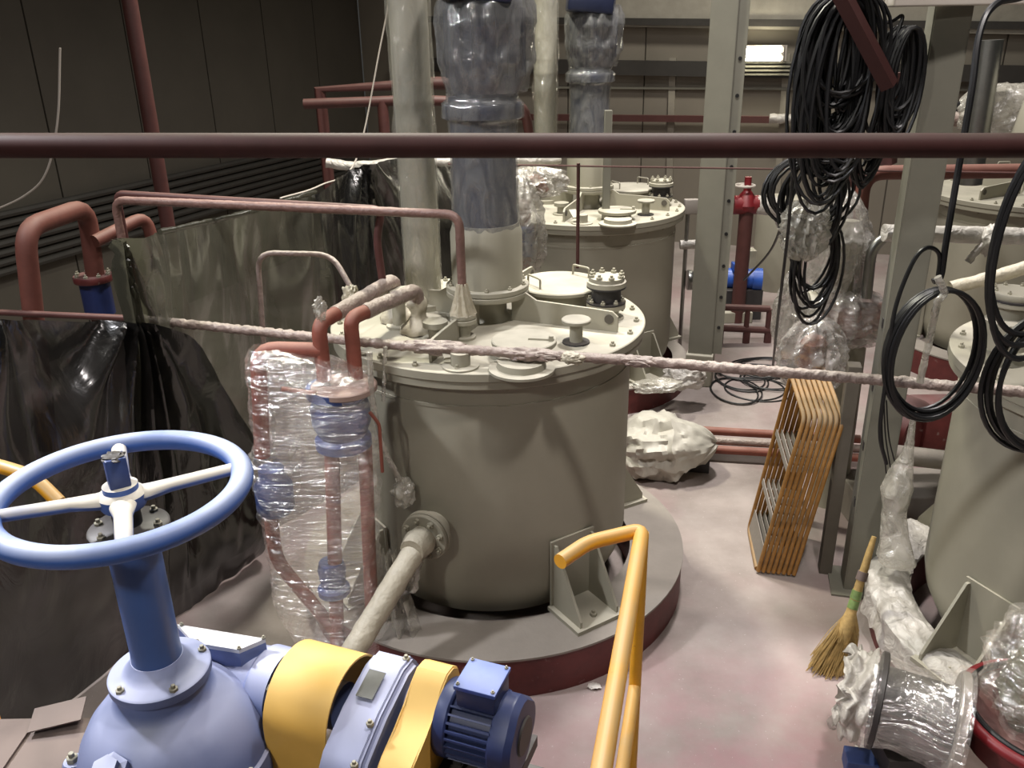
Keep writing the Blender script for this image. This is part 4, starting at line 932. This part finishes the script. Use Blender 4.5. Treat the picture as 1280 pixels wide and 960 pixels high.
# cloth-wrapped heap, pipes and block on the aisle floor
c = PZ(830, 596, 0)
t = thing('bagged_pump', 'pump covered by a crumpled white bag on the floor beside the tank', 'bag', c)
bm = nb(); drape(bm, (0, 0, 0), (.22, .27, .36), 27, .28, folds=3, neck=.35)
R = Matrix.Rotation(-.2, 4, 'Z') @ Matrix.Rotation(math.radians(82), 4, 'Y')
for q in bm.verts:
    p = R @ q.co + V((c.x + .02, c.y + .12, .19)); p.z = max(p.z, .004); q.co = p
link('bag', bm, BAG, t, 35)
for i, (py, z) in enumerate(((537, .2), (549, .14), (560, .09))):
    a, b = PZ(862, py, z), PZ(1075, py + 12, z)
    tag(link('aisle_pipe', cyl(nb(), a, b, .032, seg=14), PIPERED if i != 1 else WRAPPED, None), ['red floor pipe lying highest of the three between bag and stacked railings', 'middle dusty one of three floor pipes reaching from the white bag', 'red floor pipe lying lowest of the three over the dark block'][i], 'pipe', 'floor pipes in the aisle')
c = PZ(875, 592, 0); bm = nb(); box(bm, c + V((0, .08, .055)), (.16, .14, .11), Matrix.Rotation(-.2, 3, 'Z'), .006); tag(link('timber_block', bm, DARKSTEEL, None, 20), 'dark block under the red floor pipes', 'block')
# film on the ring beside the grey column
for i, (px, py, s) in enumerate(((855, 470, (.17, .12, .11)), (820, 482, (.2, .1, .05)))):
    tag(link('film_heap', crumple(nb(), PZ(px, py, .3), s, 4, .35, 2.2, 30 + i), WHITEFILM if i == 0 else MILKY, None, 60), ['heap of white film on the ring under the grey column', 'flat heap of milky film on the ring beside the grey column'][i], 'film wrap')

# ================================================================== CABLES
def coil(c, hw, hh, loops, wx=(1, 0, 0), wz=(0, 0, 1), jit=.12, thick=.04, seed=1, n=40):
    rnd = random.Random(seed); pts = []; wx, wz = V(wx).normalized(), V(wz).normalized(); wn = wx.cross(wz)
    ph = [rnd.uniform(-1, 1) for _ in range(loops + 1)]; po = [rnd.uniform(-1, 1) for _ in range(loops + 1)]; pd = [rnd.uniform(-1, 1) for _ in range(loops + 1)]
    for i in range(loops * n + 1):
        k = i / n; j = min(int(k), loops - 1); f = k - j; g = f * f * (3 - 2 * f)
        lr = lambda L: L[j] * (1 - g) + L[j + 1] * g
        a = 2 * math.pi * k + math.pi / 2
        pts.append(V(c) + wx * (hw * (1 + jit * lr(ph)) * math.cos(a) + thick * .3 * lr(pd)) + wz * (hh * (1 + jit * lr(po)) * math.sin(a) - hh * jit * lr(po)) + wn * thick * lr(pd))
    return pts
yc = 3.02
t = thing('cable_coil', 'large neat coil of black cable tied with pale tape, hanging beside the grey-green post', 'cable coil', PY(1170, 440, yc))
link('coil_loops', tube(nb(), coil(PY(1168, 442, yc), .178, .25, 9, jit=.1, thick=.025, seed=3), .0085, 7), BLACK, t)
link('cable_lead', tube(nb(), spline([PY(1166, 352, yc), PY(1176, 345, yc), PY(1183, 300, yc), PY(1200, 200, yc + .03), PY(1215, 110, yc + .05), PY(1225, 40, yc + .1), PY(1245, 5, yc + .15), PY(1290, -12, yc + .25), PY(1320, -80, yc + .7), V((2.9, 3.9, 3.84))], 8), .012, 8), BLACK, t)
link('cable_lead', tube(nb(), spline([PY(1172, 350, yc), PY(1174, 318, yc), PY(1158, 310, yc), PY(1140, 330, yc), PY(1118, 390, yc), PY(1108, 470, yc), PY(1100, 540, yc), PY(1108, 580, yc)], 8), .008, 7), BLACK, t)
for k in range(3): link('loose_wire', tube(nb(), spline([PY(1102 + k * 3, 500, yc), PY(1103 + k * 4, 545, yc), PY(1108 + k * 5, 592 - k * 8, yc)], 6), .003, 5), BLACK, t)
bm = nb(); tube(bm, spline([PY(1172, 346, yc - .03), PY(1180, 366, yc - .035), PY(1172, 378, yc - .03), PY(1165, 410, yc), PY(1155, 455, yc), PY(1150, 478, yc)], 6), .014, 8, wr=.3); link('tape_tail', bm, MILKY, t, 60)
t = thing('cable_coil', 'hanging coil of thick black cable from the maroon pipe by the white-wrapped pipe', 'cable coil', PY(1290, 400, 2.9))
link('coil_loops', tube(nb(), coil(PY(1300, 302, 2.845), .16, .37, 3, jit=.1, thick=.03, seed=5), .011, 7), BLACK, t)
link('coil_loops', tube(nb(), coil(PY(1318, 478, 2.86), .225, .28, 6, jit=.16, thick=.03, seed=8), .01, 7), BLACK, t)
t = thing('cable_bundle', 'thick bundle of black cables hanging below the overhead beam beside the red brace', 'cable bundle', PY(1050, 100, 4.05))
link('bundle_loops', tube(nb(), coil(PY(1046, 92, 4.0), .135, .33, 34, jit=.45, thick=.1, seed=11, n=26), .0085, 6), BLACK, t)
link('bundle_loops', tube(nb(), coil(PY(1052, 90, 4.05), .07, .3, 26, jit=.5, thick=.08, seed=12, n=24), .0085, 6), BLACK, t)
link('cable_lead', tube(nb(), spline([PY(1048, -190, 4.0), PY(1040, -60, 4.0), PY(1022, 20, 4.05), PY(1012, 60, 4.05), PY(1000, 120, 4.05), PY(992, 200, 4.1), PY(985, 290, 4.2), PY(972, 400, 4.6), PY(965, 470, 5.5)], 8), .008, 6), BLACK, t)
t = thing('cable_bundle', 'dense dark cable bundle hanging against the grey-green post above the maroon pipe', 'cable bundle', PY(1120, 100, 4.02))
link('bundle_loops', tube(nb(), coil(PY(1124, 95, 4.0), .06, .2, 22, jit=.4, thick=.06, seed=13, n=24), .0085, 6), BLACK, t)
link('bundle_loops', tube(nb(), coil(PY(1092, 140, 4.1), .06, .24, 18, jit=.4, thick=.05, seed=14, n=24), .0085, 6), BLACK, t)
link('cable_lead', tube(nb(), spline([PY(1080, -190, 4.0), PY(1076, -40, 4.0), PY(1075, 5, 4.0), PY(1082, 22, 4.0), PY(1110, 28, 4.0), PY(1128, 20, 4.0), PY(1120, 45, 4.0)], 8), .008, 6), BLACK, t)
t = thing('cable_bundle', 'drooping black cable bundle below the maroon pipe above the wrapped housings', 'cable bundle', PY(1010, 280, 4.5))
link('bundle_loops', tube(nb(), coil(PY(1012, 245, 4.5), .17, .2, 14, jit=.4, thick=.06, seed=15, n=24), .008, 6), BLACK, t)
link('bundle_loops', tube(nb(), coil(PY(1018, 325, 4.55), .12, .24, 12, jit=.35, thick=.06, seed=16, n=24), .008, 6), BLACK, t)
link('cable_lead', tube(nb(), spline([PY(1000, 195, 4.5), PY(985, 250, 4.7), PY(965, 310, 5.2), PY(930, 350, 6.0)], 8), .008, 6), BLACK, t)
t = thing('cable_tangle', 'loose tangle of thin black cable on the aisle floor', 'cable tangle', PZ(945, 475, 0))
for k in range(7):
    r2 = random.Random(50 + k); c = PZ(935 + r2.uniform(-22, 30), 474 + r2.uniform(-18, 16), .012)
    link('cable_loop', tube(nb(), coil(c, r2.uniform(.18, .4), r2.uniform(.15, .35), 2, (1, 0, 0), (0, 1, 0), .2, .008, 60 + k, 28), .007, 5), BLACK, t)

# ================================================================== RIGHT CLUSTER
Y5 = 5.1
def r5(px, py, dy=0): return PY(px, py, Y5 + dy)
b0 = r5(1062, 450); t = thing('wrapped_filter_housing', 'red horizontal filter housing wrapped in film behind the stacked yellow railings', 'filter housing', V((b0.x, Y5, 0)))
link('barrel', lathe(nb(), [(0, -.25), (.13, -.25), (.13, .0), (.115, .01), (.115, .25), (0, .25)], r5(1062, 400), (1, -.15, 0), 36), PIPERED, t)
link('end_flange', flange(nb(), r5(1013, 396), (1, -.15, 0), .16, .05, 40), CREAM2, t)
link('stand', lathe(nb(), [(0, 0), (.13, 0), (.12, .05), (.1, r5(1062, 425).z), (0, r5(1062, 425).z)], V((r5(1062, 430).x, Y5, 0)), seg=28), CREAM2, t)
link('film_wrap', drape(nb(), r5(1050, 398), (.3, .19, .19), 40, .25, folds=6), CLEARM, t, 70)
link('upright_body', lathe(nb(), [(0, 0), (.09, 0), (.09, .35), (.05, .45), (0, .45)], r5(1052, 365, .05), seg=28), CREAM2, t)
link('film_wrap', drape(nb(), r5(1052, 310, .05), (.17, .14, .36), 41, .4, neck=.5, folds=5), CLEARM, t, 70)
c = r5(1016, 440, -.25)
t = thing('bagged_valve', 'red valve in a clear bag below the wrapped red filter housing', 'valve', V((c.x, c.y, 0)))
link('valve_body', lathe(nb(), [(0, -.1), (.08, -.1), (.08, .06), (.05, .1), (0, .1)], c, seg=24), PIPERED, t)
bm = nb(); box(bm, c + V((-.06, 0, -.13)), (.22, .1, .05)); link('bracket', bm, BLACK, t, 20)
link('leg_pipe', cyl(nb(), V((c.x, c.y, 0)), c, .04, seg=14), CREAM2, t)
link('film_bag', drape(nb(), c + V((.0, 0, -.02)), (.18, .15, .24), 43, .35, neck=.2, folds=6), CLEARM, t, 70)
link('film_bag', drape(nb(), r5(985, 390), (.08, .07, .26), 44, .4, neck=.4), CLEARM, t, 70)
# film scarf under the drooping cables
tag(link('film_rag', drape(nb(), PY(1007, 288, 4.4), (.11, .07, .15), 46, .5, folds=5), MILKY, None, 60), 'torn milky film hanging under the drooping cable bundle', 'film wrap')
# red manifold behind the post
t = thing('red_manifold', 'red pipe with an elbow passing behind the grey-green post above the white-wrapped pipe', 'pipe', PY(1075, 300, 5.6))
link('pipe_run', tube(nb(), [V((PY(1078, 380, 5.6).x, 5.6, 0)), PY(1080, 216, 5.6), PY(1330, 213, 5.6)], .046, 18, .14), PIPESHADE, t)
link('pipe_run', tube(nb(), [V((PY(1066, 380, 5.7).x, 5.7, 0)), PY(1066, 190, 5.7)], .05, 18), PIPEDARK, t)
tag(link('steel_elbow', tube(nb(), [PY(1083, 372, 5.0), PY(1090, 302, 5.0), PY(1140, 285, 5.0)], .032, 18, .12), STEEL, None), 'shiny bare steel elbow pipe beside the grey-green post', 'pipe')
tag(link('wrapped_run', tube(nb(), [PY(1105, 291, 4.9), PY(1230, 294, 4.9), PY(1300, 296, 4.9)], .05, 20, 0, wr=.12, step=.025), WHITEFILM, None, 60), 'thick horizontal white-wrapped pipe running from the grey-green post', 'pipe')
bm = nb(); crumple(bm, PY(1238, 300, 4.85), (.05, .06, .09), 4, .3, 2, 47); tube(bm, [PY(1236, 300, 4.85), PY(1222, 312, 4.85), PY(1210, 328, 4.85)], .02, 8, .03, wr=.4, step=.01); tag(link('film_knot', bm, WHITEFILM, None, 60), 'white film knot with a dangling tail on the thick wrapped pipe', 'film wrap')
tag(link('wrapped_run', tube(nb(), [PY(1188, 360, 4.3), PY(1230, 350, 4.3), PY(1310, 326, 4.3)], .034, 16, .06, wr=.15, step=.02), WRAPCREAM, None, 60), 'slanting dusty wrapped pipe behind the large cable coil', 'pipe')
# fittings on the lid of the tank by the white ring
c = PZ(1250, 400, 1.6) ; c.z = 0
t = thing('lid_fitting', 'cream lid fitting with dark gasket ring next to the hanging cable coil', 'fitting', V((c.x, c.y, 1.6)))
q = PY(1262, 400, 3.55)
link('fitting_cone', lathe(nb(), [(0, -.12), (.1, -.12), (.1, .0), (.075, .02), (.075, .08), (0, .08)], q, seg=36), CREAM2, t)
link('top_flange', flange(nb(), q + V((0, 0, .12)), UP, .105, .03), CREAM2, t); link('gasket', flange(nb(), q + V((0, 0, .1)), UP, .107, .012), DARKSTEEL, t)
link('lower_flange', flange(nb(), q + V((0, 0, .085)), UP, .105, .025), CREAM2, t)
bolts(t, q + V((0, 0, .135)), UP, .085, 8, .01)
tag(link('small_tank_nozzle', lathe(nb(), [(0, 0), (.055, 0), (.058, .01), (.05, .02), (.03, .024), (.03, .16), (0, .16)], PY(1190, 437, 3.9), (1, -.1, 0), 28), CREAM2, None), 'small round flanged nozzle seen through the large cable coil', 'nozzle')
# wrapped steel pipe and lump up in the background at the right
tag(link('stack_pipe', tube(nb(), [PY(1212, 230, 6.4), PY(1238, 50, 6.4)], .085, 20), STEEL, None), 'shiny metal stack pipe rising behind the lead of the large neat coil', 'pipe')
tag(link('wrapped_motor', crumple(nb(), PY(1252, 140, 6.6), (.3, .2, .2), 4, .25, 1.8, 51), MILKY, None, 60), 'film-wrapped rounded motor cover beside the shiny stack pipe', 'film wrap')
tag(link('pale_hood', lathe(nb(), [(0, 0), (.34, 0), (.36, .1), (.3, .42), (.2, .55), (0, .6)], PY(1330, 190, 6.2), seg=36), CREAM, None), 'pale rounded hood beside the film-wrapped motor', 'hood')
tag(link('film_sleeve', tube(nb(), [PY(1160, 148, 6.8), PY(1215, 150, 6.8)], .055, 14, wr=.25, step=.04), WRAPPED, None, 60), 'frosted film sleeve by the dark gear head', 'film wrap')
bm = nb(); box(bm, PY(1190, 136, 6.9), (.36, .16, .1), None, .02); tag(link('dark_gearhead', bm, BLACK, None), 'dark gear head behind the grey-green post above the maroon pipe', 'gear head')
# red pumps between post and tank
c = PY(1140, 525, 4.9)
t = thing('red_pump', 'dark red pump casing behind the large cable coil near the floor', 'pump', V((c.x, c.y, 0)))
link('casing', lathe(nb(), [(0, -.14), (.17, -.14), (.19, -.08), (.19, .08), (.17, .14), (0, .14)], PY(1126, 530, 4.9), (.6, -1, 0), 32), RED, t)
bm = nb(); box(bm, PY(1168, 530, 4.9), (.26, .3, .3), None, .02); link('bearing_block', bm, RED, t)
bm = nb(); box(bm, V((c.x, c.y, .12)), (.7, .4, .24), None, .01); link('plinth', bm, RINGTOP, t, 20)
link('shaft_tube', cyl(nb(), PY(1110, 567, 4.6), PY(1180, 575, 4.6), .06, seg=18), RINGTOP, t)

# ---------------- white film over the ring of the right-hand tank
bm = nb(); rows = []
for i in range(70):
    a = math.radians(118 + i * 108 / 69); row = []
    prof = [(.79, .24), (.83, .262), (.9, .27), (.96, .265), (1.0, .24), (1.01, .18), (1.012, .1 + .09 * noise.noise(V((i * .25, 0, 4))))]
    pr = []
    for (q0, h0), (q1, h1) in zip(prof, prof[1:]):
        for j in range(4): pr.append((q0 + (q1 - q0) * j / 4, h0 + (h1 - h0) * j / 4))
    pr.append(prof[-1])
    for q, h in pr:
        s = V((a * 5, q * 9, h * 5)); k = .05 * abs(noise.noise(s)) + .022 * abs(noise.noise(s * 2.7)) + .03 * abs(math.sin(a * 23 + q * 4)) * max(0, noise.noise(V((a * 3, 2, 1))))
        row.append(bm.verts.new(T3 + V((math.cos(a) * (q + k * .6), math.sin(a) * (q + k * .6), max(.02, h + k)))))
    rows.append(row)
for i in range(69):
    for j in range(len(rows[0]) - 1): bm.faces.new((rows[i][j], rows[i][j + 1], rows[i + 1][j + 1], rows[i + 1][j]))
tag(link('ring_film', bm, WHITEFILM, None, 70), 'wrinkled white film draped over the ring of the tank by the broom', 'film wrap')
path = spline([PY(1143, 512, 3.95), PY(1136, 560, 3.95), PY(1124, 600, 3.92), PY(1118, 640, 3.88), PY(1120, 700, 3.8)], 8)
rad = [.014, .017, .028, .06, .078, .06, .065, .1]
rings = []
for i, p in enumerate(path):
    f = i / (len(path) - 1) * (len(rad) - 1); j = min(int(f), len(rad) - 2); q = rad[j] + (rad[j + 1] - rad[j]) * (f - j)
    rings.append([p + V((q * (1 + .22 * noise.noise(V((math.cos(a) * 2, math.sin(a) * 2, i * .35)))) * math.cos(a), q * (1 + .2 * noise.noise(V((math.cos(a) * 2, math.sin(a) * 2, i * .35 + 9)))) * math.sin(a), 0)) for a in [2 * math.pi * k / 30 for k in range(30)]])
tag(link('film_bottle_wrap', loft(nb(), rings), MILKY, None, 70), 'bottle-shaped white film wrap with a thin neck at the ring beside the post', 'film wrap')

# ---------------- broom
t = thing('broom', 'straw broom with a taped handle leaning between post and white film', 'broom', (1.61, 3.45, 0))
hb, ht = V((1.69, 3.52, .30)), V((1.80, 3.64, .66)); ax = (ht - hb).normalized()
link('handle', lathe(nb(), [(0, -.02), (.026, -.02), (.022, .1), (.017, .3), (.012, .38), (0, .38)], hb, ax, 16), STRAW, t)
for k, (s, m) in enumerate(((.0, GREENWRAP), (.05, GREENWRAP), (.15, RUST))): link('tape_band', lathe(nb(), [(0, s), (.027, s), (.0255, s + .045), (0, s + .045)], hb, ax, 16), m, t)
bm = nb(); rnd = random.Random(4); x, y = frame(ax)
for k in range(480):
    a = rnd.uniform(0, 2 * math.pi); q = math.sqrt(rnd.random()); p0 = hb + (x * math.cos(a) + y * math.sin(a)) * .024 * q
    wide = V((math.cos(a) * .115 * q, math.sin(a) * .07 * q, 0)); L = rnd.uniform(.24, .38)
    p2 = hb - ax * L + wide + V((-.02, 0, 0)); p2.z = max(p2.z, .008); p1 = hb - ax * L * .5 + wide * .62
    tube(bm, [p0, p1 + V((rnd.uniform(-.012, .012), rnd.uniform(-.012, .012), 0)), p2], .0022, 3)
o = link('bristles', bm, STRAW, t, 60); o['kind'] = 'stuff'
link('bristle_core', lathe(nb(), [(0, 0), (.023, 0), (.04, .1), (.045, .18), (0, .2)], hb, -ax, 20), STRAW, t)

# ---------------- film-wrapped flanged spool and red-rimmed vessel
sa, sb = V((1.50, 2.84, .36)), V((1.8, 2.69, .345)); ax = (sb - sa).normalized()
t = thing('wrapped_spool', 'flanged pipe spool wrapped in clear film lying below the broom', 'pipe spool', V((1.65, 2.75, 0)))
link('spool_barrel', cyl(nb(), sa, sb, .15, seg=40), DARKSTEEL, t)
link('dark_flange', flange(nb(), sa + ax * .03, ax, .205, .028, 48), DARKSTEEL, t)
link('far_flange', flange(nb(), sb, ax, .22, .035, 48), RINGTOP, t)
bm = nb(); box(bm, (sa + sb) / 2 + V((0, 0, -.27)), (.22, .2, .19)); link('cradle', bm, DARKSTEEL, t, 20)
rings = []; x, y = frame(ax)
for i in range(60):
    f = i / 59; q = .2 if f < .05 else .205 - .03 * math.sin(min(1, (f - .05) / .75) * math.pi) + (.03 if f > .85 else 0); c = sa.lerp(sb, f * 1.12 - .04)
    rings.append([c + (x * math.cos(a) + y * math.sin(a)) * q * (1 + .06 * abs(noise.noise(V((math.cos(a) * 4, math.sin(a) * 4, f * 3)))) + .03 * abs(noise.noise(V((a * 3, f * 14, 0))))) for a in [2 * math.pi * k / 60 for k in range(60)]])
link('film_wrap', loft(nb(), rings, cap=False), CLEAR, t, 70)
rings = []
for i in range(22):
    f = i / 21; c = sa - ax * (.12 * f)
    rings.append([c + (x * math.cos(a) + y * math.sin(a)) * (.2 - .05 * f + .03 * noise.noise(V((math.cos(a) * 3, math.sin(a) * 3, f * 4))) * (1 + 2 * f)) + ax * (.05 * f * noise.noise(V((a * 4, 3, 1)))) for a in [2 * math.pi * k / 60 for k in range(60)]])
link('film_ruffle', loft(nb(), rings, cap=False), WHITEFILM, t, 70)
c = V((2.145, 2.65, 0))
t = thing('red_rimmed_vessel', 'low round vessel with a bright red rim under crinkled film at the tank foot', 'vessel', c)
link('vessel_wall', lathe(nb(), [(0, .245), (.27, .245), (.3, .27), (.31, .4), (0, .4)], c, seg=56), RED, t)
link('pedestal', lathe(nb(), [(0, 0), (.13, 0), (.11, .04), (.1, .25), (0, .25)], c + V((-.1, -.12, 0)), seg=28), RED, t)
link('red_rim', tube(nb(), [c + V((.32 * math.cos(a), .32 * math.sin(a), .41)) for a in [2 * math.pi * i / 56 for i in range(56)]], .025, 12, closed=True), MATS['valve_red'], t)
link('black_gasket', tube(nb(), [c + V((.3 * math.cos(a), .3 * math.sin(a), .43)) for a in [2 * math.pi * i / 56 for i in range(56)]], .014, 10, closed=True), BLACK, t)
link('valve_inside', crumple(nb(), c + V((0, .0, .53)), (.19, .19, .2), 4, .3, 1.6, 61), mat('mossy_casting', (84, 84, 64), .6, var=.3), t, 60)
link('film_cover', crumple(nb(), c + V((.0, .0, .62)), (.27, .26, .32), 5, .24, 2.2, 62), CLEAR, t, 80)
# sheet of white film on the floor and a small dark box
bm = nb(); rows = []
for i in range(30):
    row = []
    for j in range(30):
        p = PZ(1068 + i * 4.4, 925 + j * 2.6 + 8 * noise.noise(V((i * .15, j * .1, 2))), 0); row.append(bm.verts.new(V((p.x, p.y, .015 + .05 * abs(noise.noise(V((i * .16, j * .16, 6))))))))
    rows.append(row)
for i in range(29):
    for j in range(29): bm.faces.new((rows[i][j], rows[i][j + 1], rows[i + 1][j + 1], rows[i + 1][j]))
tag(link('floor_film', bm, WHITEFILM, None, 70), 'crumpled pale film sheet on the floor below the wrapped spool', 'film sheet')
c = PZ(1075, 962, 0); bm = nb(); box(bm, c + V((0, 0, .04)), (.14, .1, .08), Matrix.Rotation(-.2, 3, 'Z'), .005); tag(link('dark_tray', bm, VALVEBLUE, None, 20), 'small dark blue tray on the floor by the pale film sheet', 'tray')
# paper scraps near the ring
for i, (px, py) in enumerate(((742, 858), (756, 826))):
    bm = nb(); crumple(bm, PZ(px, py, .01) + V((0, 0, .004)), (.03, .02, .007), 3, .5, 2, 70 + i); tag(link('paper_scrap', bm, RUG, None, 50), ['flat white scrap on the floor beside the dark red ring and yellow handrail', 'small white scrap at the foot of the dark red ring'][i], 'scrap')
